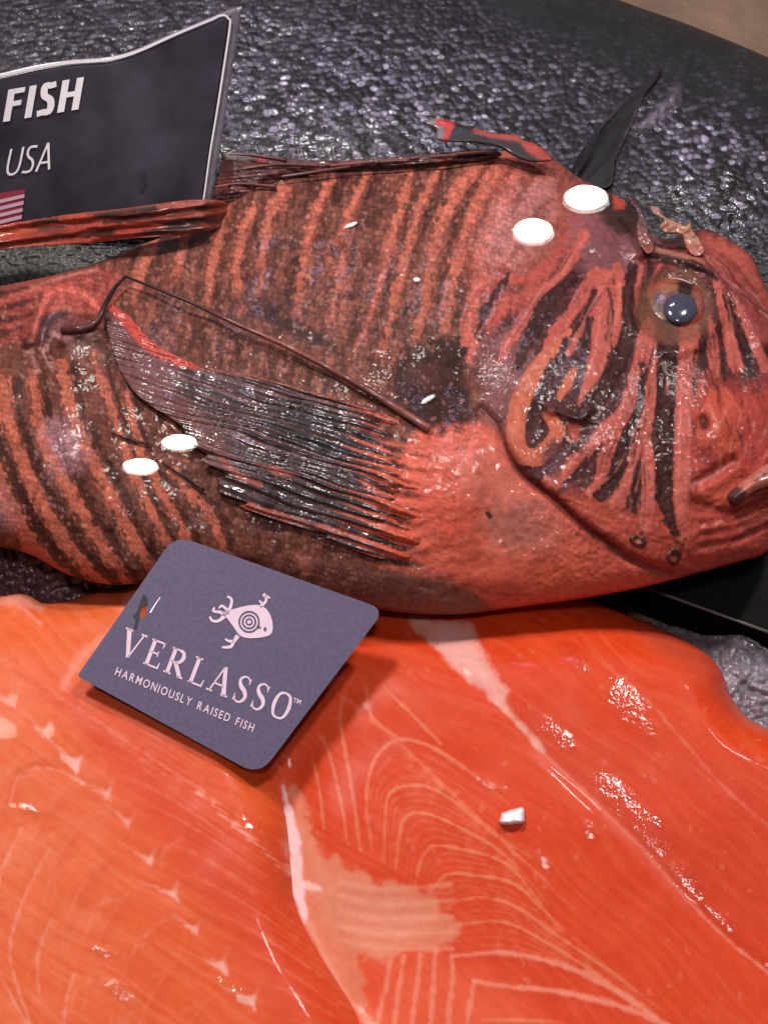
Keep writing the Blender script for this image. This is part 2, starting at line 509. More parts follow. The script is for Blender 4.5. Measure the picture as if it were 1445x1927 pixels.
# dark panel with a pale edge, below the fish's chin
pb = [P(np.array(a), np.array(b), np.array(-.004)) for a, b in ((1120, 1050), (1640, 1000), (1640, 1262), (1120, 1071))]
n0 = len(pb)
top = np.array(pb); bot = top - np.array([0, 0, .018])
M_panel = plain('dark_panel_plastic', C(22, 18, 19), .7, var=.2, spec=.15)
M_pale = plain('pale_edge_plastic', C(118, 108, 110), .35, var=.1)
root = thing('tray_divider', 'smooth dark tray divider with a thin pale edge under the fish chin', 'divider')
link('panel', mesh('panel', np.concatenate([top, bot]), [(0, 3, 2, 1), (4, 5, 6, 7), (0, 1, 5, 4), (1, 2, 6, 5), (2, 3, 7, 6), (3, 0, 4, 7)], smoothed=False), M_panel, root)
tube('edge_strip', [P(np.array(1120.), np.array(1072.), np.array(-.002)), P(np.array(1640.), np.array(1260.), np.array(-.002))], [.0006, .0006], M_pale, root)


# grey crushed ice
def ice_field(name, outl, h0, tint, lab, seed, amp=1.0):
    def hf(u, v, d, D):
        p = P(u, v, 0 * u); x = p[:, 0]; y = p[:, 1]
        b, k = worley(x / .009, y / .009, seed); b2, _ = worley(x / .003, y / .003, seed + 4)
        return h0 + amp * (.003 * (.8 - b) + .003 * (.6 - b2) + .002 * k + .003 * fbm(x / .02, y / .02, seed)) - .008 * smooth(40, 0, d)

    def pf(u, v, d):
        pt = Painter(u, v, tint); pt.mix(.5 + pt.n1, tint * .6); return pt.c
    o = sheet(name, outl, 4, hf, lambda u, v, d, D: hf(u, v, d, D) - .01, M_ice, pf, sp=20, sdist=False)
    o['kind'] = 'stuff'; return o


ice_field('crushed_ice', [(1130, 1190), (1200, 1170), (1270, 1178), (1330, 1196), (1400, 1196), (1470, 1235), (1600, 1280), (1640, 1460), (1400, 1460), (1250, 1350), (1130, 1300)], -.004, C(148, 134, 148), '', 61)
ice_field('crushed_ice', [(-120, 1020), (60, 1010), (200, 1050), (330, 1100), (300, 1180), (100, 1190), (-120, 1190)], -.002, C(120, 80, 82), '', 71)


# ------------------------------------------------------------------ salmon
ORG = C(226, 84, 58); ORGD = C(214, 62, 40); PALE = C(240, 130, 108); PINK = C(244, 190, 190)

FR = [(440, 1230), (520, 1130), (640, 1095), (760, 1085), (900, 1085), (1050, 1110), (1130, 1138), (1200, 1165), (1262, 1192), (1325, 1228), (1356, 1262), (1372, 1305), (1402, 1347), (1450, 1376), (1540, 1425), (1620, 1600), (1620, 2060), (600, 2060), (480, 1800), (430, 1500)]


def fr_h(u, v, d, D):
    e = np.sqrt(np.clip(1 - (1 - np.clip(d / 75, 0, 1)) ** 2, 0, 1))
    h = .004 + .017 * e
    h = h + .005 * smooth(500, 1000, u) * smooth(1900, 1400, v) * e - .009 * smooth(1290, 1110, v)
    # belly flap is thinner, thin seams between muscle blocks
    dd, t, _, _ = pdist(u, v, crom([(800, 1180), (870, 1270), (940, 1330), (1010, 1410), (1110, 1500), (1200, 1590), (1290, 1690), (1370, 1770), (1470, 1850)], 20))
    h -= .0007 * np.exp(-(dd / 14) ** 2)
    h += .0008 * fbm(u / 130, v / 130, 41, 2)
    h -= .004 * np.exp(-(pdist(u, v, [(548, 1480), (565, 1700), (660, 1880)])[0] / 60) ** 2)
    h -= .0018 * np.exp(-(((u - 735) / 110) ** 2 + ((v - 1735) / 75) ** 2))
    return h


MYO = [
    [(700, 1600), (690, 1520), (700, 1440), (740, 1395), (800, 1400), (880, 1450), (960, 1515)],
    [(722, 1620), (725, 1540), (735, 1490), (790, 1478), (850, 1505), (930, 1570), (1010, 1620)],
    [(745, 1635), (752, 1570), (765, 1535), (800, 1530), (870, 1560), (950, 1610), (1030, 1700)],
    [(780, 1665), (795, 1610), (812, 1592), (870, 1598), (950, 1625), (1010, 1690), (1050, 1750)],
    [(810, 1680), (840, 1645), (880, 1646), (960, 1660), (1020, 1710), (1060, 1755)],
    [(840, 1710), (860, 1695), (920, 1690), (980, 1712), (1050, 1762), (1150, 1830), (1250, 1905)],
    [(850, 1745), (900, 1735), (960, 1738), (1030, 1775), (1120, 1832), (1200, 1895), (1270, 1940)],
    [(850, 1800), (890, 1795), (950, 1793), (1030, 1808), (1110, 1838), (1190, 1885), (1260, 1935)],
    [(890, 1845), (940, 1855), (1020, 1862), (1100, 1876), (1200, 1905), (1290, 1950)],
    [(905, 1920), (980, 1920), (1060, 1925)],
    [(655, 1590), (640, 1500), (620, 1420), (600, 1380)],
    [(678, 1600), (668, 1520), (655, 1440), (640, 1350), (650, 1300)],
    [(610, 1560), (600, 1480), (585, 1420)],
    [(760, 1395), (700, 1350), (690, 1290)], [(830, 1400), (760, 1330), (720, 1290)],
]
LOW = [[(735, 1800), (728, 1850), (715, 1900), (705, 1960)], [(760, 1800), (752, 1850), (745, 1900), (740, 1960)],
       [(790, 1795), (785, 1850), (778, 1900), (770, 1960)], [(820, 1790), (815, 1850), (812, 1900), (808, 1960)],
       [(850, 1800), (852, 1840), (845, 1890), (840, 1960)], [(892, 1848), (885, 1890), (872, 1960)]]


def fr_paint(u, v, d):
    pt = Painter(u, v, C(222, 66, 22))
    pt.mix(.5 * smooth(0, 1, pt.n2 + .4), C(226, 75, 26))
    # the side nearest the spine is a shade deeper
    pt.patch([(950, 1330), (1150, 1380), (1500, 1500), (1620, 1900), (1480, 1850), (1300, 1700), (1100, 1500)], C(214, 66, 36), .6, 60, 20)
    pt.patch([(600, 1820), (760, 1800), (900, 1820), (1000, 1900), (1000, 2060), (640, 2060)], C(240, 96, 62), .75, 40, 12)
    # fine grain along the muscle
    wq = 46 * fbm(u / 240, v / 240, 57, 2)
    gx = (u * .55 - v * .83) + wq + .00035 * (u - 900) * (v - 1500); gy = (u * .83 + v * .55)
    g = fbm(gx / 7, gy / 120, 51, 3)
    pt.mix(np.clip(g, 0, 1) * .34, C(238, 112, 76)); pt.mix(np.clip(-g, 0, 1) * .34, C(204, 48, 22))
    for i, l in enumerate(MYO):
        pt.stroke(l, [4, 6, 6, 4], C(242, 138, 104), .8, 2.5, 3, fade=[.6, 1, .9, .25])
        off = [(a + 7, b + 12) for a, b in l]
        pt.stroke(off, [10], C(206, 50, 32), .30, 7, 3, fade=[.2, 1, .8, .1])
    for i, l in enumerate(MYO[:7]):
        for q, al in ((.25, .42), (.5, .5), (.75, .42)):
            m = MYO[i + 1]; n_ = 24
            A_ = crom(l, 6); B_ = crom(m, 6); t_ = np.linspace(0, 1, n_)
            f1 = np.stack([np.interp(t_, np.linspace(0, 1, len(A_)), A_[:, j]) for j in (0, 1)], 1); f2 = np.stack([np.interp(t_, np.linspace(0, 1, len(B_)), B_[:, j]) for j in (0, 1)], 1)
            g_ = f1 * (1 - q) + f2 * q
            pt.stroke([tuple(z) for z in g_[::3]], [2, 3, 2], C(238, 118, 84), al, 2.5, 4, fade=[.4, 1, .8, .2])
    for l in LOW: pt.stroke(l, [6, 9, 9, 7], C(244, 140, 112), .75, 3.5, 4)
    for k in (7, 8): pt.stroke(MYO[k], [4, 10, 13, 9], C(244, 140, 116), .7, 3.5, 4)
    for k in range(16):
        a = 1190 + k * 17
        x0 = 560 + k * 18
        pt.stroke([(x0, a + 90), (x0 + 90, a + 125), (x0 + 200, a + 215), (x0 + 300, a + 320)], [2, 4, 2], C(240, 120, 88), .36, 3, 5, fade=[.3, 1, .6, 0])
    # seams
    pt.stroke([(935, 1320), (985, 1375), (1020, 1415), (1110, 1500), (1200, 1590), (1290, 1690), (1370, 1770), (1470, 1850)], [9, 6, 6, 5, 5], C(246, 150, 130), .75, 3, 3, fade=[1, .9, .7, .7, .9])
    pt.stroke([(1020, 1415), (1110, 1500), (1200, 1590), (1290, 1690)], [26], C(234, 104, 84), .4, 14, 6)
    pt.stroke([(1060, 1190), (1150, 1260), (1230, 1330), (1290, 1400), (1360, 1480), (1450, 1560)], [4], C(238, 130, 108), .5, 4, 5, fade=[.2, .5, 1, 1, .6])
    pt.patch([(1200, 1170), (1330, 1228), (1365, 1290), (1420, 1365), (1380, 1350), (1320, 1290), (1250, 1240)], C(196, 84, 66), .55, 26, 8)
    pt.stroke([(1362, 1292), (1400, 1348), (1450, 1378)], [14], C(204, 110, 100), .5, 8, 4)
    # pale fat patch at the top
    pt.patch([(775, 1165), (840, 1170), (888, 1178), (912, 1220), (935, 1275), (955, 1300), (938, 1322), (880, 1278), (835, 1235), (800, 1205)], C(240, 158, 146), .92, 7, 7)
    pt.patch([(800, 1180), (870, 1182), (900, 1230), (930, 1300), (880, 1265), (830, 1222)], C(246, 182, 174), .6, 14, 10)
    pt.stroke([(938, 1318), (975, 1360), (1000, 1385), (1022, 1412)], [22, 10, 8, 14], C(246, 176, 160), .8, 5, 6)
    # torn membrane by the belly
    pt.patch([(548, 1480), (575, 1500), (590, 1560), (605, 1610), (640, 1600), (650, 1630), (690, 1640), (705, 1665), (745, 1655), (790, 1675), (815, 1680), (826, 1712), (868, 1738), (850, 1775), (790, 1785), (740, 1795), (700, 1800), (675, 1815), (690, 1880), (700, 1950), (660, 1880), (600, 1790), (560, 1700)], C(230, 132, 100), .85, 7, 12)
    pt.patch([(570, 1560), (640, 1640), (760, 1690), (820, 1730), (760, 1770), (660, 1780), (600, 1720)], C(238, 158, 130), .5, 24, 16)
    for k in range(9):
        y = 1668 + k * 14
        pt.stroke([(640, y - 10), (720, y + 5), (850, y - 4 + k)], [7], C(222, 118, 92) if k % 2 else C(242, 164, 134), .45, 4, 5)
    pt.stroke([(534, 1480), (546, 1540), (556, 1600), (560, 1660), (574, 1735)], [6, 20, 24, 26, 10], C(250, 205, 205), .95, 4, 6)
    pt.stroke([(560, 1660), (585, 1668), (602, 1672)], [14, 18, 8], C(250, 205, 195), .8, 4, 5)
    pt.stroke([(578, 1735), (640, 1850), (700, 1940)], [14, 8, 5], C(236, 158, 132), .7, 5, 4)
    s = (pt.cell > .93) & (pt.n2 > .1)
    pt.mix(s * .18, C(246, 150, 130))
    for q in ((1175, 1320, 90, 34, .8), (1150, 1490, 80, 32, .8), (1225, 1570, 70, 34, .8), (1290, 1650, 80, 34, .7), (1040, 1380, 60, 24, .9), (1020, 1620, 50, 14, .6), (930, 1480, 50, 12, .4), (1080, 1235, 60, 16, .6), (1350, 1720, 50, 20, .7), (1020, 1180, 40, 10, .4), (1110, 1560, 30, 14, .8)): pt.wetspot(*q)
    return pt.out()


o = sheet('salmon_fillet', FR, 3.6, fr_h, lambda u, v, d, D: np.full(u.shape, -.002), M_flesh, fr_paint, sp=18, sdist=False)
tag(o, 'deep orange salmon fillet with torn pale membrane and wavy fat lines, under the fish chin', 'salmon fillet', 'salmon fillets')

FL = [(-150, 1128), (0, 1122), (38, 1116), (60, 1122), (78, 1134), (130, 1131), (185, 1114), (235, 1108), (290, 1083), (370, 1090), (430, 1180), (480, 1320), (506, 1420), (524, 1466), (540, 1510), (550, 1560), (555, 1630), (562, 1700), (592, 1765), (640, 1840), (690, 1927), (740, 2060), (-150, 2060)]


def fl_h(u, v, d, D):
    e = np.sqrt(np.clip(1 - (1 - np.clip(d / 110, 0, 1)) ** 2, 0, 1))
    h = .008 + .024 * e + .004 * smooth(400, 0, u)
    h -= .006 * smooth(1400, 1140, v)
    h += .0008 * fbm(u / 130, v / 130, 45, 2)
    for (a, b) in CHEV:
        h -= .0003 * np.exp(-((u - a) ** 2 + (v - b) ** 2) / 18 ** 2)
    # ridge along the top cut
    dd, t, _, _ = pdist(u, v, crom([(290, 1090), (230, 1140), (160, 1165), (90, 1160), (20, 1128)], 20))
    h += .003 * np.exp(-(dd / 22) ** 2)
    dd, t, _, _ = pdist(u, v, crom([(60, 1140), (30, 1180), (-40, 1210)], 20)); h -= .002 * np.exp(-(dd / 20) ** 2)
    for l in LBL: h -= .00022 * np.exp(-(pdist(u, v, crom(l, 20))[0] / 9) ** 2)
    return h


CHEV = [(138, 1433), (198, 1492), (238, 1545), (278, 1617), (322, 1680), (365, 1747), (412, 1815), (470, 1882), (80, 1375), (20, 1320)]
LBL = [[(60, 1930), (35, 1860), (20, 1800), (28, 1740), (60, 1660), (95, 1600)], [(75, 1870), (72, 1800), (90, 1745), (98, 1730)],
       [(0, 1830), (30, 1890), (60, 1940)], [(120, 1930), (128, 1870), (140, 1835)], [(20, 1510), (35, 1460), (70, 1445), (110, 1450), (150, 1468)], [(0, 1650), (20, 1600), (40, 1560)]]


def fl_paint(u, v, d):
    pt = Painter(u, v, C(230, 90, 36))
    pt.mix(.6 * smooth(520, 60, u + .25 * (v - 1500)), C(236, 116, 70))
    pt.mix(.5 * smooth(0, 1, pt.n2 + .3), C(232, 98, 44))
    wq = 40 * fbm(u / 230, v / 230, 59, 2)
    gx = (u * .50 - v * .86) + wq - .0005 * (u - 300) ** 2 * (u < 300); gy = (u * .86 + v * .50)
    g = fbm(gx / 9, gy / 170, 53, 3)
    pt.mix(np.clip(g, 0, 1) * .48, C(242, 136, 100)); pt.mix(np.clip(-g, 0, 1) * .42, C(212, 60, 26))
    # deep band beside the lateral line
    pt.patch([(150, 1290), (330, 1400), (470, 1520), (540, 1600), (560, 1720), (640, 1860), (700, 2000), (560, 2000), (450, 1830), (360, 1690), (270, 1550), (180, 1430)], C(222, 66, 34), .6, 50, 16)
    for k in range(22):
        x0 = 60 + k * 13; y0 = 1250 + k * 22
        pt.stroke([(x0 + 70, y0), (x0 + 190, y0 + 70), (x0 + 300, y0 + 145), (x0 + 380, y0 + 215)], [2, 4, 3], C(242, 130, 102), .28, 3.5, 4, fade=[.2, 1, .8, .2])
        pt.stroke([(x0 + 74, y0 + 10), (x0 + 194, y0 + 82), (x0 + 304, y0 + 158)], [8], C(212, 62, 40), .25, 6, 4, fade=[.1, 1, .2])
    for k in range(10):
        x0 = -80 + 45 * k; y0 = 1215 + 30 * k
        pt.stroke([(x0, y0), (x0 + 60, y0 + 10), (x0 + 110, y0 + 40), (x0 + 160, y0 + 75)], [2, 5, 3], C(244, 140, 116), .4, 4, 6, fade=[.1, 1, .7, 0])
    rnd = random.Random(11)
    for (a, b) in CHEV + [(515, 1950), (-30, 1270)]:
        for q in range(3):
            o_ = q * 24 + rnd.uniform(-4, 4)
            pt.stroke([(a - 12 - o_, b - 8 + o_ * .4), (a - 62 - o_, b - 12 + o_ * .6), (a - 112 - o_, b + 38), (a - 150 - o_, b + 120), (a - 166 - o_, b + 230)], [2, 4, 4, 3], C(242, 136, 106), .30 if q == 0 else .16, 3, 5, fade=[.5, 1, .9, .3])
        pt.stroke([(a - 22, b + 8), (a - 68, b + 4), (a - 112, b + 60), (a - 146, b + 140)], [14, 22, 16], C(214, 72, 38), .28, 9, 6, fade=[.3, 1, .8, .1])
        # band of muscle running away to the upper right side
        pt.stroke([(a + 20, b - 20), (a + 80, b + 4), (a + 170, b + 62), (a + 270, b + 140)], [16, 20, 14], C(212, 58, 28), .34, 8, 6, fade=[.5, 1, .8, .1])
        pt.stroke([(a + 22, b - 34), (a + 84, b - 12), (a + 176, b + 44), (a + 280, b + 122)], [3, 5, 3], C(242, 128, 98), .36, 3, 4, fade=[.6, 1, .7, .1])
    for i, (a, b) in enumerate(CHEV):
        s_ = rnd.uniform(.65, 1.15); al = rnd.uniform(.6, 1.0); r_ = rnd.uniform(-.25, .25)
        def q(x, y): return (a + s_ * (x * math.cos(r_) - y * math.sin(r_)), b + s_ * (x * math.sin(r_) + y * math.cos(r_)))
        pt.stroke([q(-60, -40), q(-34, -22), q(-10, -8), q(4, 5)], [2, 4, 6, 7], C(244, 158, 134), .6 * al, 4, 6, fade=[.2, .7, 1, 1])
        pt.stroke([q(2, 8), q(14, -12), q(22, -27)], [8, 5, 2], C(244, 158, 134), .55 * al, 4, 6, fade=[1, .8, .2])
        pt.patch([q(-20, -8), q(-2, -4), q(12, -8), q(10, 4), q(9, 18), q(2, 8), q(-8, 2)], C(248, 184, 170), .8 * al, 4, 6)
    for l in LBL: pt.stroke(l, [3, 5, 4], C(246, 150, 126), .6, 3.5, 5)
    for k in range(14):
        x0 = 20 + (k * 83) % 300; y0 = 1560 + (k * 57) % 380
        pt.stroke([(x0, y0 + 60), (x0 + 8, y0 + 20), (x0 + 40, y0)], [3], C(244, 140, 116), .3, 4, 5)
    # pale trimmed rim
    pt.stroke([(0, 1135), (40, 1128), (75, 1142)], [10, 22, 14], C(236, 150, 130), .8, 6, 6)
    pt.stroke([(15, 1128), (50, 1150), (75, 1172)], [5], C(250, 150, 128), .7, 4, 4)
    pt.stroke([(290, 1090), (240, 1130), (225, 1180), (160, 1230), (120, 1290)], [12, 22, 12], C(248, 152, 130), .6, 8, 6)
    pt.stroke([(480, 1330), (524, 1466), (540, 1510), (550, 1600), (600, 1770), (690, 1927)], [8], C(214, 96, 76), .5, 8, 3)
    for k in range(12):
        x0 = 370 + (k % 6) * 27 + (k // 6) * 40; y0 = 1490 + (k % 6) * 24 + (k // 6) * 60 - (k // 6) * 20
        pt.stroke([(x0, y0), (x0 + 34, y0 + 20)], [2, 4, 2], C(248, 170, 150), .6, 2.5, 4)
    for q in ((195, 1790, 36, 14, .2), (225, 1860, 40, 20, .4), (510, 1580, 60, 26, .6), (60, 1525, 40, 14, .2), (450, 1870, 50, 20, .6), (540, 1640, 20, 14, 0)): pt.wetspot(*q)
    return pt.out()


o = sheet('salmon_fillet', FL, 3.6, fl_h, lambda u, v, d, D: np.full(u.shape, -.003), M_flesh, fl_paint, sp=18, sdist=False)
tag(o, 'paler salmon fillet with a row of white chevron fat marks, lower left', 'salmon fillet', 'salmon fillets')
# ------------------------------------------------------------------ the striped fish
fish = thing('whole_fish', 'whole red and dark brown striped fish lying on its side, head to the right', 'fish')
BODY = [(-110, 560), (0, 538), (110, 516), (185, 494), (262, 462), (345, 430), (395, 385), (425, 340), (520, 312), (650, 304), (760, 300), (860, 292), (940, 285), (1005, 282), (1045, 302), (1085, 332), (1125, 352), (1165, 372), (1198, 400), (1225, 442), (1265, 448), (1305, 434), (1335, 432), (1380, 458), (1412, 480), (1434, 525), (1452, 570), (1490, 650), (1515, 750), (1512, 860), (1490, 960), (1445, 1036), (1400, 1054), (1350, 1068), (1285, 1086), (1205, 1106), (1120, 1122), (1050, 1133), (950, 1146), (860, 1156), (750, 1152), (640, 1132), (540, 1112), (420, 1100), (290, 1097), (205, 1100), (130, 1082), (62, 1046), (0, 1030), (-110, 1012)]
GILL = [(905, 770), (935, 800), (955, 850), (985, 895), (1040, 935), (1100, 990), (1180, 1045), (1262, 1080)]
OPER = [(1072, 622), (1040, 655), (1000, 710), (975, 770), (970, 825), (985, 858), (1008, 862), (1034, 840), (1052, 808)]
EYE = (1268, 578)


def skin_scales(u, v, px=8.4):
    a = .22
    x = (u * math.cos(a) + v * math.sin(a)) / px; y = (-u * math.sin(a) + v * math.cos(a)) / (px * 1.25)
    x = x + .9 * fbm(u / 26, v / 26, 61, 2); y = y + .9 * fbm(u / 26, v / 26, 62, 2)
    row = np.floor(y); xx = x + .5 * (row % 2); c = np.floor(xx); dx = xx - c - .5; dy = y - row - .5
    return dx, dy, np.hypot(dx, dy), _h(c.astype(np.int64), row.astype(np.int64), 87), _h(c.astype(np.int64), row.astype(np.int64), 88)


def gau(d, w): return np.exp(-(d / w) ** 2)


def ridge(u, v, pts): return pdist(u, v, crom(pts, 14))[0]


HS = [([(1135, 520), (1136, 600), (1130, 644), (1119, 695), (1104, 733), (1092, 760)], [34, 42, 44, 38, 26, 12]),
      ([(1160, 505), (1170, 544), (1162, 595), (1154, 646)], [20, 24, 26, 14]),
      ([(1119, 513), (1078, 585), (1043, 625), (1026, 660)], [22, 26, 24, 16]), ([(1160, 500), (1112, 575), (1088, 625), (1070, 660)], [14, 22, 20, 12]),
      ([(1028, 534), (992, 590), (956, 645), (941, 676)], [16, 24, 22, 14]), ([(906, 534), (880, 595), (875, 645)], [14, 24, 18]), ([(941, 534), (926, 585), (890, 645), (884, 672)], [14, 20, 22, 14]),
      ([(1099, 440), (1058, 513), (1028, 539), (1000, 560)], [20, 22, 18, 12]),
      ([(1217, 611), (1213, 646), (1204, 680), (1196, 705), (1186, 743), (1166, 785), (1137, 806)], [26, 34, 30, 26, 28, 28, 20]),
      ([(1137, 804), (1124, 821), (1101, 848), (1070, 879), (1035, 908)], [22, 26, 26, 30, 34]),
      ([(1168, 790), (1150, 830), (1138, 860), (1130, 899), (1112, 925)], [20, 26, 26, 26, 22]),
      ([(1240, 670), (1226, 700), (1224, 743), (1215, 802), (1205, 832), (1190, 860), (1178, 902), (1160, 948)], [10, 18, 22, 24, 24, 22, 24, 30]),
      ([(1214, 818), (1220, 881), (1221, 930), (1216, 990)], [14, 28, 30, 26]),
      ([(1296, 615), (1290, 660), (1286, 720), (1284, 817), (1281, 891), (1277, 945), (1287, 990), (1284, 1020)], [40, 46, 40, 32, 32, 34, 32, 22]),
      ([(1350, 527), (1364, 585), (1372, 636), (1384, 690)], [20, 28, 28, 26]), ([(1334, 600), (1340, 650), (1344, 700)], [14, 22, 24]),
      ([(1378, 554), (1399, 605), (1418, 645), (1440, 690)], [14, 20, 20, 24]), ([(1209, 490), (1199, 534), (1193, 590)], [10, 14, 8]), ([(1240, 500), (1226, 530), (1222, 560)], [6, 12, 8])]
HDARK = [([(1191, 503), (1182, 544), (1183, 595), (1176, 646), (1160, 690), (1140, 725), (1118, 752), (1100, 778)], [20, 24, 24, 28, 34, 36, 34, 30]),
         ([(1101, 585), (1104, 633), (1092, 677), (1086, 720), (1076, 750)], [8, 13, 14, 13, 8]), ([(1039, 680), (1024, 735), (1006, 773), (996, 806)], [14, 18, 18, 12]),
         ([(1078, 523), (1028, 574), (992, 645), (972, 690)], [20, 30, 28, 16]), ([(1119, 548), (1099, 595), (1076, 630)], [8, 14, 8]), ([(956, 518), (921, 574), (900, 635)], [12, 18, 12]), ([(1064, 640), (1046, 690), (1034, 720)], [8, 12, 8]),
         ([(1207, 690), (1202, 764), (1188, 806), (1172, 840)], [9, 13, 14, 8]), ([(1257, 626), (1252, 764), (1250, 828), (1248, 870), (1250, 934), (1258, 972), (1270, 1006)], [36, 40, 37, 34, 32, 34, 12]),
         ([(1177, 820), (1166, 872), (1150, 908), (1128, 932)], [20, 26, 28, 22]), ([(1203, 872), (1197, 913), (1192, 962)], [8, 14, 8]), ([(1100, 862), (1080, 892), (1066, 906)], [5, 9, 5]),
         ([(1366, 530), (1370, 574), (1391, 625), (1405, 666), (1416, 705)], [12, 18, 20, 20, 14]), ([(1323, 592), (1325, 636), (1318, 690)], [6, 8, 5]), ([(1308, 660), (1304, 700), (1308, 740)], [5, 8, 4]), ([(1352, 600), (1358, 650), (1360, 710)], [5, 8, 5]),
         ([(1226, 497), (1222, 530)], [12, 10]), ([(1144, 530), (1150, 590), (1142, 640)], [5, 8, 5]), ([(1424, 600), (1440, 650), (1460, 700)], [10, 14, 10])]


def body_h(u, v, d, D):
    x = np.clip(D / 430, 0, 1)
    f = np.sqrt(x * (2 - x))
    h = .026 + .034 * f - .006 * smooth(250, -100, u)
    # shoulder, head and cheek masses
    h += .006 * np.exp(-(((u - 1090) / 170) ** 2 + ((v - 740) / 210) ** 2)) * f
    h += .003 * np.exp(-(((u - 860) / 130) ** 2 + ((v - 920) / 120) ** 2)) * f
    # gill cover step: cover stands above the shoulder behind it
    dd, t, qx, qy = pdist(u, v, crom(GILL, 14))
    side = smooth(-9, 9, (u - qx) - (v - qy) * .6)
    h += side * .0028 * gau(dd, 55) * np.sin(np.clip(t, 0, 1) * math.pi) ** .5
    h -= .0022 * gau(dd, 10)
    dd, t, _, _ = pdist(u, v, crom(OPER, 14)); h += .0003 * gau(dd, 18); h -= .0003 * gau(dd - 26, 9)
    dd = ridge(u, v, [(1030, 770), (1062, 778), (1092, 790), (1110, 772)]); h += .0012 * gau(dd, 7)
    dd = ridge(u, v, [(1035, 795), (1075, 808), (1110, 805)]); h -= .0014 * gau(dd, 12)
    # eye socket and brow
    r = np.hypot((u - EYE[0]) / 78, (v - EYE[1]) / 74)
    h -= .0035 * gau(r, .8) - .0030 * gau(r - 1.08, .22)
    dd = ridge(u, v, [(1195, 470), (1250, 478), (1300, 488), (1350, 510), (1400, 570), (1440, 640)]); h += .0038 * gau(dd, 20)
    dd = ridge(u, v, [(1215, 490), (1280, 498), (1340, 525)]); h -= .0022 * gau(dd, 10)
    dd = ridge(u, v, [(1120, 450), (1180, 440), (1215, 470)]); h += .003 * gau(dd, 26)
    # snout, nostril and lip folds
    dd = ridge(u, v, [(1316, 905), (1345, 890), (1375, 868)]); h -= .0014 * gau(dd, 12); h += .001 * gau(dd - 18, 14)
    h += .005 * np.exp(-(((u - 1350) / 45) ** 2 + ((v - 800) / 60) ** 2)) - .0028 * np.exp(-(((u - 1322) / 13) ** 2 + ((v - 792) / 15) ** 2))
    h += .004 * np.exp(-(((u - 1440) / 40) ** 2 + ((v - 820) / 90) ** 2))
    dd = ridge(u, v, [(1310, 950), (1380, 965), (1460, 930)]); h -= .0022 * gau(dd, 12)
    for k in range(3):
        dd = ridge(u, v, [(1320, 985 + 22 * k), (1390, 970 + 22 * k), (1460, 935 + 24 * k)]); h -= .0010 * gau(dd, 7)
    # pectoral base with its finger-like ray roots
    h += .004 * np.exp(-(((u - 850) / 90) ** 2 + ((v - 900) / 90) ** 2))
    for k in range(9):
        a = 815 + k * 26
        dd = ridge(u, v, [(720 - k * 2, a - 4), (790, a + 12), (860, a * .6 + 360)]); h += .0004 * gau(dd, 9)
    # hollow behind the shoulder
    h -= .003 * np.exp(-(((u - 810) / 60) ** 2 + ((v - 710) / 50) ** 2))
    # bump of the folded fin root on the left
    h += .006 * np.exp(-(((u - 120) / 95) ** 2 + ((v - 610) / 60) ** 2))
    dd = ridge(u, v, [(60, 640), (75, 580), (110, 545), (150, 548), (195, 590)]); h += .004 * gau(dd, 14)
    dd = ridge(u, v, [(78, 650), (88, 606), (120, 592), (160, 606)]); h -= .003 * gau(dd, 12)
    dd = ridge(u, v, [(120, 640), (150, 625), (185, 628)]); h += .002 * gau(dd, 14)
    dd = ridge(u, v, [(0, 575), (60, 560), (110, 540)]); h -= .0018 * gau(dd, 9)
    dd = ridge(u, v, [(-20, 604), (40, 592), (64, 588)]); h -= .0018 * gau(dd, 8)
    dd = ridge(u, v, [(0, 1030), (100, 960), (200, 1010), (420, 1060)])
    # muscle undulation along the flank
    h += .0009 * np.sin((u * .97 + v * .25) / 21) * smooth(1000, 850, u) * f
    h += .0009 * fbm(u / 60, v / 60, 81, 3) + .0002 * fbm(u / 16, v / 16, 83, 3)
    dx, dy, rr, r, r2 = skin_scales(u, v)
    h += smooth(1010, 930, u + .25 * (v - 600)) * f * (.00022 * np.sqrt(np.clip(1 - (rr / .7) ** 2, 0, 1)) + .00035 * ((r - .5) * dx + (r2 - .5) * dy))
    for l, wd in HS: h += .00022 * gau(pdist(u, v, crom(l, 16))[0], max(wd) * .42)
    h += .0003 * fbm(u / 7, v / 7, 85, 2) * smooth(950, 1050, u)
    return h


RED = C(178, 88, 66); DK = C(60, 28, 24); BRN = C(106, 56, 44); ORB = C(208, 84, 58); HRED = C(182, 76, 64); HDK = C(48, 18, 17); MAUVE = C(150, 92, 96)


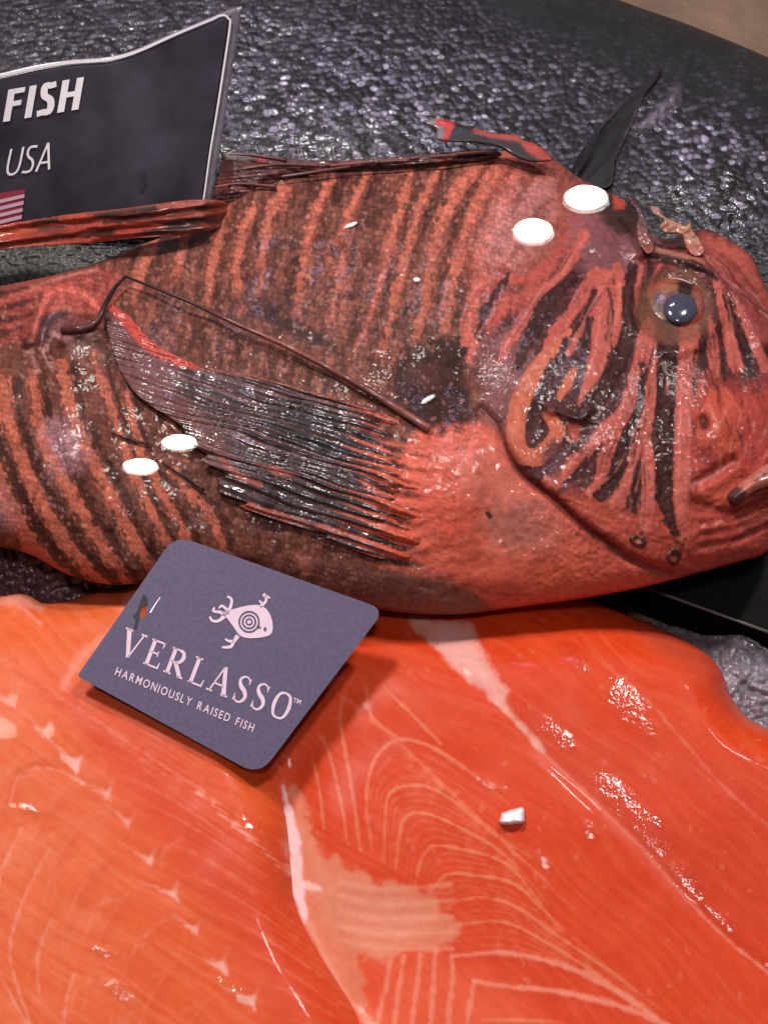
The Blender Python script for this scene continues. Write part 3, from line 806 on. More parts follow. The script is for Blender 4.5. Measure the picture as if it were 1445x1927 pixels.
def body_paint(u, v, d):
    pt = Painter(u, v, BRN)
    sc = pt.cell
    f1, f2 = worley((u + .25 * v) / 6.5, v / 11.0, 14)
    pt.mix(.65 * smooth(.35, .95, f2), C(146, 84, 68)); pt.mix(.65 * smooth(.6, .1, f2), C(78, 42, 36)); pt.mix(.45 * smooth(.45, .7, f1), C(62, 34, 30))
    st_ = fbm((u + .22 * v) / 9, v / 60, 77, 3); pt.mix(np.clip(st_, 0, 1) * .7, C(150, 80, 62)); pt.mix(np.clip(-st_, 0, 1) * .8, C(62, 30, 26))
    pt.mix(.45 * smooth(-.2, .7, pt.n2), C(140, 72, 58))
    # ---- flank stripes, upper body
    st = [([(300, 415), (285, 470), (262, 520), (255, 560)], [30, 34, 22]), ([(365, 400), (345, 460), (330, 530)], [20, 24, 14]),
          ([(430, 375), (412, 430), (398, 520), (390, 580)], [24, 24, 14]), ([(478, 390), (455, 440), (446, 520), (452, 590)], [26, 22, 14]),
          ([(535, 358), (512, 400), (495, 470), (487, 550)], [30, 24, 14]), ([(628, 335), (606, 372), (585, 430), (568, 520), (560, 580)], [22, 26, 22, 14]),
          ([(694, 318), (676, 360), (655, 420), (640, 520), (622, 600)], [22, 30, 22, 14]),
          ([(772, 306), (766, 350), (745, 420), (722, 500), (700, 580), (672, 660)], [22, 22, 26, 24, 16]),
          ([(838, 304), (805, 360), (782, 420), (760, 500), (740, 580), (722, 660)], [18, 26, 24, 26, 18]),
          ([(905, 300), (868, 350), (835, 410), (812, 480), (800, 560), (782, 640)], [40, 34, 26, 22, 18]),
          ([(950, 300), (905, 370), (868, 450), (850, 540), (835, 620)], [40, 30, 26, 20]),
          ([(985, 320), (945, 390), (915, 450), (895, 530), (885, 620), (890, 680)], [30, 34, 26, 24, 16])]
    for l, wd in st:
        pt.stroke(l, np.array(wd) * .8, RED, .95, 1.0, 3.5, 6, fade=[1, 1, .9, .55])
        pt.stroke(l, np.array(wd) * .4, C(200, 104, 80), .5, 3, 4, 5, fade=[1, .9, .6, .2])
        off = [(a + wd[0] * .75, b) for a, b in l]
        pt.stroke(off, np.array(wd) * .5, DK, .55, 3, 5, 7, fade=[1, 1, .8, .4])
    rr_ = random.Random(8)
    for k in range(22):
        x0 = 420 + k * 26 + rr_.uniform(-5, 5); y0 = rr_.uniform(330, 520); ln = rr_.uniform(60, 180)
        pt.stroke([(x0, y0), (x0 - ln * .17, y0 + ln * .5), (x0 - ln * .26, y0 + ln)], [3, rr_.uniform(6, 11), 3], C(172, 92, 72) if k % 3 else C(60, 28, 24), .7, 1.2, 3.5, 6, fade=[.2, 1, .2])
    # ---- nape: redder, pale scaled blotch
    pt.patch([(930, 290), (1005, 285), (1080, 335), (1130, 360), (1110, 420), (1060, 470), (980, 520), (900, 560), (880, 480), (900, 400)], C(182, 82, 68), .6, 40, 14, 8)
    pt.patch([(950, 370), (1020, 340), (1040, 410), (1000, 480), (930, 500), (900, 450)], C(186, 116, 112), .65, 26, 12, 12)
    for l in ([(1010, 300), (985, 350), (965, 400)], [(1060, 340), (1020, 400), (975, 470), (950, 530)], [(1095, 400), (1060, 450), (1020, 520), (995, 560)], [(1010, 510), (960, 560), (930, 620)]):
        pt.stroke(l, [10, 16, 12], C(112, 50, 46), .55, 6, 6, 8)
    for l in ([(1085, 420), (1045, 480), (1000, 540), (965, 600)], [(1120, 470), (1090, 530), (1050, 570)], [(960, 560), (930, 600), (915, 640)], [(1050, 500), (1010, 520), (960, 525)]):
        pt.stroke(l, [20, 26, 16], C(184, 70, 58), .8, 5, 5, 6)
    pt.patch([(370, 600), (450, 625), (560, 680), (680, 745), (560, 730), (450, 700), (385, 690)], C(74, 40, 34), .6, 12, 8, 10)
    for k in range(26):
        x0 = 385 + k * 11; pt.stroke([(x0, 612 + k * 5.2), (x0 - 4, 640 + k * 4.6), (x0 - 3, 670 + k * 3.2)], [3, 5, 3], C(162, 98, 82) if k % 3 else C(60, 32, 30), .5, 2, 4, 6)
    pt.patch([(470, 575), (520, 580), (560, 610), (600, 625), (640, 665), (560, 635), (490, 605)], C(48, 30, 30), .8, 9, 8, 6)
    pt.patch([(420, 545), (500, 540), (560, 560), (540, 585), (440, 580)], C(70, 40, 34), .5, 14, 10, 8)
    # ---- lower left flank
    pt.patch([(-110, 640), (60, 640), (220, 720), (330, 850), (430, 960), (430, 1110), (-110, 1060)], C(104, 52, 40), .6, 40, 10)
    st2 = [([(-60, 760), (-20, 860), (20, 950), (75, 1040), (130, 1090)], [36, 46, 50, 30]),
           ([(8, 720), (20, 800), (48, 880), (95, 970), (150, 1050), (205, 1105)], [30, 30, 34, 34, 26]),
           ([(62, 700), (75, 790), (108, 870), (150, 950), (205, 1040), (245, 1100)], [26, 30, 34, 34, 26]),
           ([(118, 690), (135, 770), (170, 850), (205, 920), (255, 1020), (300, 1095)], [26, 26, 30, 32, 24]),
           ([(180, 660), (205, 750), (235, 840), (270, 930), (310, 1010), (345, 1060)], [20, 22, 22, 22, 14]),
           ([(240, 740), (262, 830), (300, 910), (345, 990), (370, 1040)], [16, 22, 24, 20]),
           ([(330, 890), (365, 930), (400, 970), (425, 1040)], [20, 26, 24]),
           ([(270, 640), (300, 720), (330, 800), (352, 860)], [10, 14, 12])]
    for l, wd in st2:
        pt.stroke(l, np.array(wd) * .9, C(178, 86, 62), .95, 1.0, 3.5, 6)
        pt.stroke([(a - 4, b) for a, b in l], np.array(wd) * .4, C(188, 92, 66), .45, 4, 4, 7)
        pt.stroke([(a + wd[0] * .8, b) for a, b in l], np.array(wd) * .5, C(62, 28, 21), .85, 1.2, 3.5, 6)
    pt.patch([(80, 800), (150, 810), (160, 870), (120, 890), (90, 860)], C(178, 120, 132), .55, 22, 12, 14)
    pt.patch([(-10, 920), (30, 940), (25, 985), (-20, 990)], C(176, 112, 116), .5, 16, 10, 10)
    # ---- folded fin root, far left
    pt.patch([(-110, 560), (0, 535), (110, 515), (200, 500), (225, 540), (200, 600), (120, 640), (40, 640), (-110, 660)], C(158, 62, 54), .7, 14, 8)
    for k, l in enumerate(([(-60, 560), (30, 548), (90, 532)], [(-60, 590), (20, 576), (75, 560)], [(-60, 610), (10, 602), (60, 592)], [(-60, 640), (0, 628), (45, 615)])):
        pt.stroke(l, [14, 12, 5], C(58, 30, 30), .8, 4, 5)
    pt.stroke([(60, 540), (120, 522), (185, 506)], [6], C(200, 110, 96), .7, 3, 4); pt.stroke([(20, 556), (110, 536), (170, 528)], [7], C(184, 84, 70), .7, 3, 4)
    pt.patch([(75, 600), (90, 560), (130, 548), (180, 565), (190, 605), (140, 625)], C(168, 74, 62), .8, 10, 6)
    pt.patch([(68, 600), (100, 585), (140, 590), (135, 625), (100, 645), (75, 635)], C(92, 66, 74), .7, 10, 6)
    pt.stroke([(88, 552), (118, 540), (150, 550), (178, 575)], [10, 14, 10], C(206, 84, 70), .8, 4, 4)
    pt.stroke([(130, 615), (160, 600), (180, 606)], [20, 26, 14], C(108, 54, 50), .8, 5, 4)
    pt.patch([(125, 620), (180, 625), (185, 650), (150, 670), (125, 650)], C(130, 88, 86), .7, 8, 6)
    pt.stroke([(66, 640), (72, 600), (90, 560), (120, 545), (160, 552), (186, 580)], [8, 10, 12, 10, 8], C(210, 96, 80), .7, 3, 4)
    pt.stroke([(84, 640), (92, 606), (118, 590)], [10, 18, 12], C(66, 46, 54), .8, 4, 5); pt.stroke([(64, 640), (60, 680), (90, 720)], [8, 16, 10], C(176, 118, 112), .6, 5, 8, 8)
    pt.stroke([(195, 590), (186, 640), (196, 700)], [10, 20, 16], C(78, 48, 44), .6, 6, 8, 6); pt.stroke([(100, 700), (84, 660), (104, 630)], [8], C(196, 140, 136), .6, 3, 6, 6)
    # ---- belly
    pt.patch([(520, 1060), (700, 1070), (860, 1100), (940, 1120), (940, 1200), (700, 1200), (480, 1120)], C(140, 84, 70), .75, 20, 10)
    pt.patch([(420, 1030), (560, 1050), (700, 1070), (830, 1090), (780, 1115), (600, 1100), (440, 1090)], C(98, 50, 44), .6, 18, 10)
    pt.stroke([(555, 1040), (575, 1070), (580, 1110)], [18, 20], C(170, 98, 78), .6, 8, 5)
    # ---- pectoral base and throat
    pt.patch([(800, 810), (900, 795), (950, 830), (985, 890), (1050, 940), (1110, 1000), (1200, 1060), (1280, 1085), (1200, 1110), (1050, 1140), (940, 1148), (880, 1110), (790, 1060), (730, 1000), (710, 930), (740, 880)], C(214, 88, 64), .96, 10, 8)
    pt.patch([(840, 860), (930, 850), (1000, 920), (1060, 990), (1020, 1050), (940, 1030), (880, 960)], C(196, 104, 88), .6, 34, 14, 8)
    pt.patch([(760, 900), (850, 910), (900, 960), (860, 1010), (770, 980)], C(226, 84, 56), .6, 24, 10)
    pt.patch([(900, 1080), (1050, 1040), (1150, 1070), (1260, 1085), (1100, 1130), (950, 1150)], C(204, 80, 50), .55, 26, 8)
    pt.patch([(930, 960), (1000, 950), (1020, 1000), (960, 1040), (920, 1010)], C(150, 92, 84), .5, 18, 8, 16)
    pt.patch([(840, 800), (950, 835), (960, 880), (900, 870), (830, 850)], C(206, 100, 84), .5, 14, 8)
    for k in range(10):
        a = 818 + k * 26
        pt.stroke([(690 - k, a - 12), (735, a + 2), (785 + (k * 37 % 50), a + 18)], [12, 10, 2], C(52, 26, 28), .85, 3, 5, fade=[1, 1, .3])
        pt.stroke([(718, a + 14), (770, a + 22), (840, a + 30)], [6, 9, 5], C(222, 96, 68), .6, 4, 5)
        pt.stroke([(800, a + 26), (850, a + 30), (900, a + 22)], [7], C(172, 66, 52), .4, 6, 6)
    pt.stroke([(918, 966), (922, 972)], [10], C(60, 24, 26), .9, 2, 2)
    rr_ = random.Random(21)
    for k in range(60):
        x0 = rr_.uniform(740, 980); y0 = rr_.uniform(830, 1090); ln = rr_.uniform(40, 110); s_ = (y0 - 930) / 260
        pt.stroke([(x0 - ln / 2, y0 - s_ * 8 + 5), (x0, y0), (x0 + ln / 2, y0 - 6 - s_ * 10)], [2, rr_.uniform(4, 8), 2], (C(232, 108, 76), C(176, 62, 42), C(214, 116, 98))[k % 3], .5, 2.5, 2, 1, fade=[0, 1, 0])
    for k in range(9):
        x0 = 760 + 28 * k; y0 = 1066 + 7 * k; pt.stroke([(x0 - 70, y0 - 6), (x0, y0 + 4), (x0 + 60, y0 + 6)], [5, 9, 2], C(92, 44, 36) if k % 2 else C(214, 92, 62), .6, 3, 6, fade=[.3, 1, 0])
    # ---- dark blotch behind the gill cover
    pt.patch([(745, 700), (790, 650), (850, 640), (885, 665), (880, 720), (905, 770), (870, 800), (810, 800), (750, 770)], C(44, 20, 19), .9, 14, 14, 8)
    pt.patch([(775, 680), (820, 670), (840, 700), (800, 730), (770, 720)], C(96, 52, 46), .5, 16, 8)
    # ---- head
    pt.patch([(1020, 545), (1100, 440), (1140, 370), (1200, 380), (1240, 440), (1330, 425), (1440, 500), (1540, 620), (1540, 1000), (1440, 1050), (1330, 1075), (1250, 1080), (1150, 1020), (1050, 935), (975, 880), (950, 800), (905, 760), (890, 700), (930, 620)], C(74, 34, 34), .97, 10, 8)
    hn = fbm(u / 8, v / 8, 91, 2)
    hm = smooth(940, 1020, u) * (v < 1060)
    pt.mix(np.clip(hn, 0, 1) * .5 * hm, C(124, 66, 66)); pt.mix(np.clip(-hn, 0, 1) * .5 * hm, C(50, 24, 25))
    pt.patch([(900, 640), (990, 640), (980, 740), (940, 800), (895, 760)], C(142, 80, 76), .7, 22, 14, 10)
    pt.patch([(1090, 390), (1190, 390), (1230, 470), (1170, 520), (1090, 500)], C(140, 78, 84), .7, 20, 14, 12)
    # lower jaw / throat of the head: orange red
    pt.patch([(1040, 935), (1120, 930), (1200, 960), (1300, 930), (1400, 930), (1540, 880), (1540, 1040), (1330, 1080), (1230, 1080), (1130, 1010)], C(178, 66, 48), .92, 20, 10)
    pt.patch([(1290, 720), (1400, 720), (1540, 680), (1540, 940), (1400, 930), (1300, 920)], C(176, 58, 46), .9, 24, 12)
    for l, wd in HS:
        pt.stroke(l, np.array(wd), HRED, .96, 1.2, 2.5, 2.5)
        pt.stroke(l, np.array(wd) * .55, C(194, 96, 80), .4, 4, 6, 6)
    pt.stroke(OPER + [(1046, 800), (1034, 784)], [12, 24, 30, 34, 36, 36, 36, 34, 32, 28, 24], C(190, 90, 62), 1, 1.4, 2.5)
    pt.stroke(OPER[1:5], [8, 14, 10], C(206, 112, 78), .45, 4, 5, 4)
    pt.stroke([(1079, 700), (1064, 728), (1053, 746)], [18, 20, 12], C(192, 92, 60), .95, 1.6, 3)
    pt.patch([(1066, 796), (1092, 798), (1090, 826), (1072, 832)], C(168, 68, 44), .9, 5, 5)
    pt.patch([(1022, 836), (1044, 826), (1064, 842), (1060, 880), (1040, 902), (1022, 878)], C(92, 50, 54), .85, 7, 6)
    pt.patch([(1070, 775), (1110, 776), (1112, 830), (1094, 850), (1060, 836), (1060, 800)], HDK, .6, 8, 8)
    pt.patch([(1066, 796), (1092, 798), (1090, 826), (1072, 832)], C(168, 68, 44), .8, 5, 5)
    for l, wd in HDARK:
        pt.stroke(l, wd, HDK, .95, 1.4, 3, 3)
        pt.stroke(l, np.array(wd) * .45, C(84, 44, 42), .45, 4, 7, 6)
    rr_ = random.Random(5)
    for l, wd in HS[:16]:
        for sgn in (-1, 1):
            o_ = sgn * max(wd) * rr_.uniform(.1, .28); q = rr_.uniform(-8, 8)
            pt.stroke([(a + o_, b + q) for a, b in l], [2, 4, 2], HDK if rr_.random() < .6 else C(204, 116, 100), .55, 1.4, 1.5, 1.5, fade=[.1, 1, .7, 0])
    for k in range(26):
        x0 = 1110 + rr_.uniform(0, 290); y0 = rr_.uniform(640, 940); ln = rr_.uniform(26, 80); s_ = (1255 - x0) * .25
        pt.stroke([(x0, y0), (x0 + s_ * .5, y0 - ln * .5), (x0 + s_, y0 - ln)], [1.5, 4, 1.5], HDK if k % 2 else C(198, 106, 92), .65, 1.5, 1.5, 1)
    # brow and forehead
    pt.patch([(1190, 480), (1250, 468), (1320, 440), (1390, 465), (1440, 540), (1480, 640), (1420, 640), (1370, 550), (1290, 500)], C(158, 66, 62), .8, 12, 10)
    pt.patch([(1330, 450), (1390, 465), (1430, 520), (1445, 570), (1400, 540)], C(190, 84, 66), .6, 14, 8)
    for l in ([(1250, 480), (1330, 500), (1400, 570)], [(1340, 470), (1400, 520), (1430, 570)], [(1290, 460), (1340, 480)]):
        pt.stroke(l, [7, 10, 6], C(104, 40, 42), .6, 4, 7)
    pt.stroke([(1203, 456), (1236, 472), (1283, 483), (1323, 493)], [6, 10, 10, 6], C(166, 104, 84), .85, 2.5, 5)
    pt.stroke([(1217, 478), (1272, 494), (1313, 502), (1348, 524)], [10, 18, 18, 8], C(46, 22, 19), .9, 3, 4)
    pt.patch([(1262, 440), (1284, 440), (1290, 474), (1276, 476)], C(58, 34, 34), .8, 5, 4)
    for k in range(18):
        x0 = 1300 + k * 8; y0 = 446 + k * 8 + rr_.uniform(-14, 20); pt.stroke([(x0, y0), (x0 + 20, y0 + 18), (x0 + 34, y0 + 40)], [2, 5, 2], (C(98, 34, 36), C(200, 110, 98), C(120, 60, 64))[k % 3], .75, 1.8, 1.5, 1)
    # eye surround
    e = np.hypot((u - EYE[0]) / 74, (v - EYE[1]) / 70)
    pt.mix(smooth(1.12, .9, e) * .7, C(122, 74, 56))
    # snout
    pt.patch([(1320, 745), (1365, 735), (1395, 790), (1380, 850), (1330, 850), (1312, 800)], C(196, 74, 46), .75, 12, 8)
    pt.patch([(1310, 840), (1345, 835), (1345, 880), (1318, 880)], C(120, 30, 26), .7, 10, 6)
    pt.stroke([(1322, 790), (1324, 800)], [18], C(62, 26, 22), .85, 5, 3)
    pt.stroke([(1300, 915), (1345, 890), (1380, 870)], [6, 12, 6], C(196, 104, 100), .7, 4, 4)
    pt.patch([(1300, 925), (1360, 895), (1400, 890), (1385, 930), (1330, 955)], C(192, 76, 48), .7, 10, 6)
    for k in range(4):
        pt.stroke([(1310 + 8 * k, 960 + 24 * k), (1380, 960 + 19 * k), (1480, 915 + 22 * k)], [8, 8, 6], C(126, 38, 34), .75, 3, 5)
    rr_ = random.Random(33)
    for k in range(70):
        x0 = rr_.uniform(1295, 1470); y0 = rr_.uniform(700, 1010); a_ = math.radians(rr_.choice((70, 80, 100, 110)) if y0 < 870 else -22 + rr_.uniform(-12, 12)); ln = rr_.uniform(12, 40)
        pt.stroke([(x0 - ln * math.cos(a_), y0 - ln * math.sin(a_)), (x0 + rr_.uniform(-4, 4), y0), (x0 + ln * math.cos(a_), y0 + ln * math.sin(a_))], [1.5, rr_.uniform(3, 8), 1.5], (C(104, 32, 30), C(206, 110, 92), C(136, 44, 38), C(86, 36, 42))[k % 4], .75, 2, 1.5, 0, fade=[.2, 1, .2])
    for k in range(40):
        x0 = rr_.uniform(1050, 1300); y0 = 960 + (x0 - 1050) * .42 + rr_.uniform(-40, 30); ln = rr_.uniform(15, 45)
        pt.stroke([(x0 - ln, y0 - ln * .4), (x0, y0), (x0 + ln, y0 + ln * .3)], [1.5, rr_.uniform(3, 7), 1.5], (C(110, 38, 32), C(206, 100, 70), C(140, 50, 40))[k % 3], .6, 2, 1.5, 0, fade=[.1, 1, .1])
    # pores on the jaw
    for (a, b, r) in ():
        rr = np.hypot(u - a, (v - b) * .85) + pt.n1 * 5
        pt.mix(np.exp(-((rr - r * .8) / 6.5) ** 2) * smooth(-.5, .3, pt.n2 + pt.n1) * .8, C(52, 26, 22)); pt.mix(smooth(7, 3, rr) * .6, C(170, 90, 76))
    pt.stroke([(1270, 1020), (1285, 1025), (1290, 1015)], [9, 6, 5], C(64, 34, 28), .8, 3, 4); pt.stroke([(1200, 990), (1208, 1003)], [8], C(64, 34, 28), .7, 3, 4)
    # gill slit line
    pt.stroke(GILL, [6, 10, 14, 10, 8], C(92, 34, 34), .8, 5, 4, fade=[.8, 1, 1, .7, .8, .5])
    pt.stroke([(1060, 985), (1130, 1030), (1220, 1066), (1290, 1075)], [6, 10, 8], C(140, 52, 40), .6, 5, 5)
    # dark nape crest
    pt.patch([(1118, 392), (1140, 360), (1190, 372), (1206, 420), (1180, 440), (1140, 425)], C(50, 36, 34), .9, 8, 8)
    pt.patch([(1152, 358), (1176, 362), (1176, 395), (1156, 396)], C(182, 62, 50), .95, 4, 3)
    for q in ((1080, 690, 60, 50, 0, .7), (1270, 690, 60, 40, 0, .9), (1310, 720, 60, 30, 0, .9), (1190, 470, 60, 40, 0, .9), (1150, 830, 60, 40, 0, .6), (940, 690, 50, 50, 0, .5), (1200, 740, 30, 60, 0, .8), (980, 380, 60, 60, 0, .25), (620, 450, 200, 90, 0, .15), (850, 560, 80, 60, 0, .2), (120, 850, 60, 60, 0, .3), (860, 860, 60, 30, 0, .35), (1010, 720, 40, 40, 0, .4), (1110, 820, 60, 60, 0, .5), (1370, 800, 40, 60, 0, .6), (1420, 690, 40, 60, 0, .8), (80, 610, 40, 40, 0, .6)): pt.wetspot(*q)
    # scales: darker hind rims, each scale a little different
    dx, dy, rr, r, r2 = skin_scales(u, v)
    k = smooth(1010, 930, u + .25 * (v - 600)) * (.35 + .65 * smooth(0, 20, d)) * np.where((v > 830) & (u > 690), .45, 1.0)
    m_ = 1 + k * (.55 * (r - .5) - .30 * smooth(.34, .58, rr) + .16 * smooth(.3, .1, rr) + .10)
    pt.c = np.clip(pt.c * m_[:, None], 0, 1)
    pt.mix(k * smooth(.82, .97, r2) * smooth(.5, .3, rr) * .35, C(190, 128, 112))
    pt.tone(1.07, .90)
    # back edge below the lying fin
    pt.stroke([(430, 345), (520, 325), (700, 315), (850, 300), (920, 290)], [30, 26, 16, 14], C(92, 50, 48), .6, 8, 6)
    return pt.out()


bodyo = sheet('body', BODY, 2.4, body_h, lambda u, v, d, D: .026 - .018 * np.sqrt(np.clip(d / 120, 0, 1) * (2 - np.clip(d / 120, 0, 1))), M_skin, body_paint, fish, sp=12)


def hbody(u, v):
    """height of the finished fish flank at one photo position"""
    ol = crom(BODY, 12, True); U = np.array([float(u)]); V = np.array([float(v)])
    d = pdist(U, V, ol, True)[0]; D = smoothdist(U, V, ol, 12)
    return float(body_h(U, V, d, np.minimum(D, d * 1.5))[0])


def hbody_v(u, v):
    ol = crom(BODY, 12, True)
    d = pdist(u, v, ol, True)[0]; d = np.where(inside(u, v, ol), d, 0)
    D = np.minimum(smoothdist(u, v, ol, 12), d * 1.5)
    return body_h(u, v, d, D)


# ---- pectoral fin: rays fan back from the shoulder
PEC = [(850, 822), (812, 806), (760, 795), (700, 770), (620, 745), (540, 722), (455, 702), (385, 690), (330, 668), (285, 640), (240, 590), (212, 572), (200, 592), (206, 640), (222, 690), (250, 735), (280, 762), (318, 785), (345, 806), (350, 832), (392, 856), (376, 866), (428, 892), (408, 900), (412, 926), (470, 948), (448, 952), (520, 980), (560, 992), (620, 1008), (600, 1014), (660, 1034), (720, 1052), (770, 1050), (800, 1000), (820, 940), (840, 880)]


def pec_ray(u, v):
    r0 = v - 812 - .29 * (u - 812)
    return r0 * (1 - .00022 * (u - 812)) + 11 * fbm(u / 230, v / 50, 7, 2)


def pec_ridge(u, v):
    r = pec_ray(u, v); r = r / 15.0 + .35 * np.sin(r / 23.0); k = np.floor(r); f = r - k - .5
    return f, k, _h(k.astype(np.int64), 0 * k.astype(np.int64), 3)


def pec_h(u, v, d, D):
    b = hbody_v(u, v); f, k, rk = pec_ridge(u, v)
    rid = np.exp(-(f / .24) ** 2)
    reach = 745 + 55 * (rk - .5) + 20 * fbm(u / 30, v / 12, 2, 2)
    lift = .0016 + .0014 * smooth(560, 300, u)
    lift = lift * smooth(reach + 40, reach - 60, u) - .0022 * smooth(reach - 30, reach + 60, u)
    return b + lift + .0007 * rid * (.4 + .9 * rk) + .00015 * np.sin(pec_ray(u, v) * 1.2) + .0014 * fbm(u / 120, v / 60, 12, 2)


def pec_paint(u, v, d):
    pt = Painter(u, v, C(50, 32, 37))
    f, k, rk = pec_ridge(u, v)
    pt.mix(smooth(560, 330, u) * .7, C(96, 64, 68))
    pt.mix(np.exp(-(f / .22) ** 2) * (.25 + .5 * rk), C(34, 27, 31))
    pt.mix(np.exp(-((np.abs(f) - .42) / .10) ** 2) * .55 * (.4 + rk), C(126, 74, 70))
    g = fbm(u / 150, pec_ray(u, v) / 4, 15, 3)
    pt.mix(smooth(.1, .6, g) * .8, C(140, 100, 104)); pt.mix(smooth(.05, .5, -g) * .75, C(20, 14, 17))  # lilac ray highlights painted as streaks, dark streaks between
    pt.patch([(540, 745), (700, 790), (760, 820), (740, 900), (640, 890), (520, 820)], C(24, 20, 22), .5, 40, 12)
    pt.patch([(420, 900), (560, 890), (690, 950), (690, 1020), (560, 985), (440, 940)], C(44, 27, 26), .6, 20, 10)
    pt.patch([(205, 580), (250, 590), (300, 650), (340, 690), (300, 740), (240, 720), (210, 660)], C(118, 70, 72), .85, 16, 8)
    pt.patch([(260, 600), (300, 610), (345, 670), (330, 680), (285, 640)], C(128, 98, 114), .7, 8, 5)
    pt.stroke([(207, 578), (240, 606), (275, 645), (320, 672), (380, 694)], [12, 22, 20, 18, 5], C(200, 72, 60), .95, 4, 3)
    pt.stroke([(380, 694), (455, 704), (560, 730), (640, 752), (730, 790)], [7, 6, 5], C(160, 92, 78), .8, 3, 4)
    pt.patch([(250, 720), (330, 745), (400, 800), (440, 880), (380, 870), (300, 800)], C(120, 72, 66), .6, 18, 10)
    for l in ([(480, 872), (520, 885), (560, 895)], [(410, 855), (450, 895), (490, 912)], [(590, 990), (640, 1000), (690, 1015)], [(470, 950), (540, 975), (600, 990)], [(680, 905), (720, 930), (750, 960)], [(420, 935), (470, 955), (520, 968)]):
        pt.stroke(l, [5, 15, 6], C(172, 80, 66), .75, 4, 6)
    pt.stroke([(345, 800), (360, 830), (350, 850)], [10, 16, 8], C(46, 30, 34), .8, 4, 4)
    # rays break into orange fingers near the root
    tip = smooth(600, 815, u + 70 * (rk - .5) + 12 * fbm(u / 20, v / 9, 6, 2)); wt = .52 * (1 - tip)
    pt.mix(smooth(wt - .07, wt + .07, np.abs(f)) * smooth(0, .12, tip) * .92, C(206, 88, 64))
    for q in ((440, 722, 90, 9, .3, .8), (560, 765, 110, 8, .3, .6), (640, 830, 80, 6, .35, .6), (380, 820, 50, 9, .6, .8), (430, 915, 50, 8, .4, .8), (520, 850, 80, 5, .3, .5), (680, 800, 50, 6, .35, .5)): pt.wetspot(*q)
    return pt.out()


sheet('pectoral_fin', PEC, 2.6, pec_h, lambda u, v, d, D: pec_h(u, v, d, D) - .0008, M_fin, pec_paint, fish, sp=14, sdist=False)


def on_body(pts, lift=.002):
    p = crom(pts, 10)
    ol = p[:, 0]; vl = p[:, 1]
    l = np.interp(np.linspace(0, 1, len(p)), np.linspace(0, 1, len(np.atleast_1d(lift))), np.atleast_1d(lift))
    return P(ol, vl, hbody_v(ol, vl) + l)


pec2 = [o for o in fish.children if o.name.startswith('pectoral')][0]
tube('fin_ray', on_body([(236, 520), (300, 545), (370, 574), (450, 612), (540, 652), (640, 705), (720, 752), (808, 808)], [.008, .005, .003, .0015]), [.0005, .0009, .0011, .0016], M_fin, pec2, [C(60, 40, 38), C(92, 58, 54), C(150, 84, 72), C(110, 60, 56), C(150, 90, 80)])
tube('fin_ray', on_body([(120, 622), (160, 618), (184, 606), (200, 570), (218, 540), (238, 520)], [.0012, .003, .006, .008]), [.0016, .0018, .0012, .0010, .0006], M_fin, pec2, [C(96, 50, 48), C(84, 46, 44), C(44, 32, 32), C(40, 28, 28)])
for l in ([(210, 815), (250, 828), (280, 836)], [(305, 870), (345, 895), (385, 922)]):
    tube('fin_ray', on_body(l, .0012), [.0003, .0006, .0004], M_fin, pec2, [C(60, 34, 30), C(48, 30, 28)])

# ---- soft dorsal fin lying back to the left, over the gap
SOFT = [(-90, 436), (-10, 426), (60, 414), (140, 402), (225, 393), (300, 383), (360, 376), (418, 378), (440, 395), (420, 425), (370, 440), (300, 446), (250, 449), (170, 458), (80, 463), (0, 470), (-90, 478)]


def soft_h(u, v, d, D):
    k = (v - (424 - .12 * u)) / 50
    return .030 + .021 * smooth(0, 330, u) - .012 * smooth(380, 440, u) + .0009 * np.sin(k * 15 + 3 * fbm(u / 120, v / 30, 4, 2)) + .0008 * fbm(u / 50, v / 7, 14, 2) - .003 * k


def soft_paint(u, v, d):
    pt = Painter(u, v, C(112, 48, 42))
    k = (v - (424 - .12 * u))
    rw = np.floor(k / 11 + .5 * fbm(u / 120, v / 40, 2, 2))
    ph = vnoise(u / 48, rw * 3.7, 6)
    pt.mix(smooth(.5, .62, ph) * .9, C(176, 66, 48)); pt.mix(smooth(.45, .33, ph) * .85, C(52, 30, 28))
    pt.mix(smooth(140, 30, u) * .65, C(178, 66, 48))
    g = fbm(u / 80, k / 5, 5, 2); pt.mix(np.clip(g, 0, 1) * .5, C(176, 104, 92)); pt.mix(np.clip(-g, 0, 1) * .6, C(58, 34, 32))
    pt.mix(smooth(230, 330, u) * .45, C(58, 36, 32))
    for kk, segs in ((-14, ((10, 95, 1), (92, 142, 0), (142, 240, 1), (236, 430, 0))), (2, ((-90, 66, 1), (62, 122, 0), (118, 184, 1), (180, 300, 0), (300, 400, 2))), (17, ((-90, 76, 1), (74, 130, 3), (128, 270, 2), (200, 290, 0)))):
        for a_, b_, w_ in segs:
            y = lambda x: 424 - .12 * x + kk
            pt.stroke([(a_, y(a_)), ((a_ + b_) / 2, y((a_ + b_) / 2) + 1), (b_, y(b_))], [9, 12, 6], (C(46, 28, 26), C(186, 74, 50), C(170, 78, 68), C(104, 60, 54))[w_], .85, 2.5, 5)
    pt.mix(gau(d, 4) * .5, C(178, 98, 82))
    return pt.c


sheet('dorsal_fin', SOFT, 2.6, soft_h, lambda u, v, d, D: soft_h(u, v, d, D) - .0012, M_fin, soft_paint, fish, sp=12, sdist=False)

# ---- spiny dorsal fin folded along the back
SPD = [(405, 372), (412, 330), (418, 300), (416, 288), (440, 285), (478, 290), (520, 297), (600, 302), (690, 300), (770, 293), (850, 286), (920, 281), (945, 292), (900, 302), (840, 306), (760, 312), (690, 316), (620, 322), (560, 332), (520, 350), (480, 372), (440, 385)]


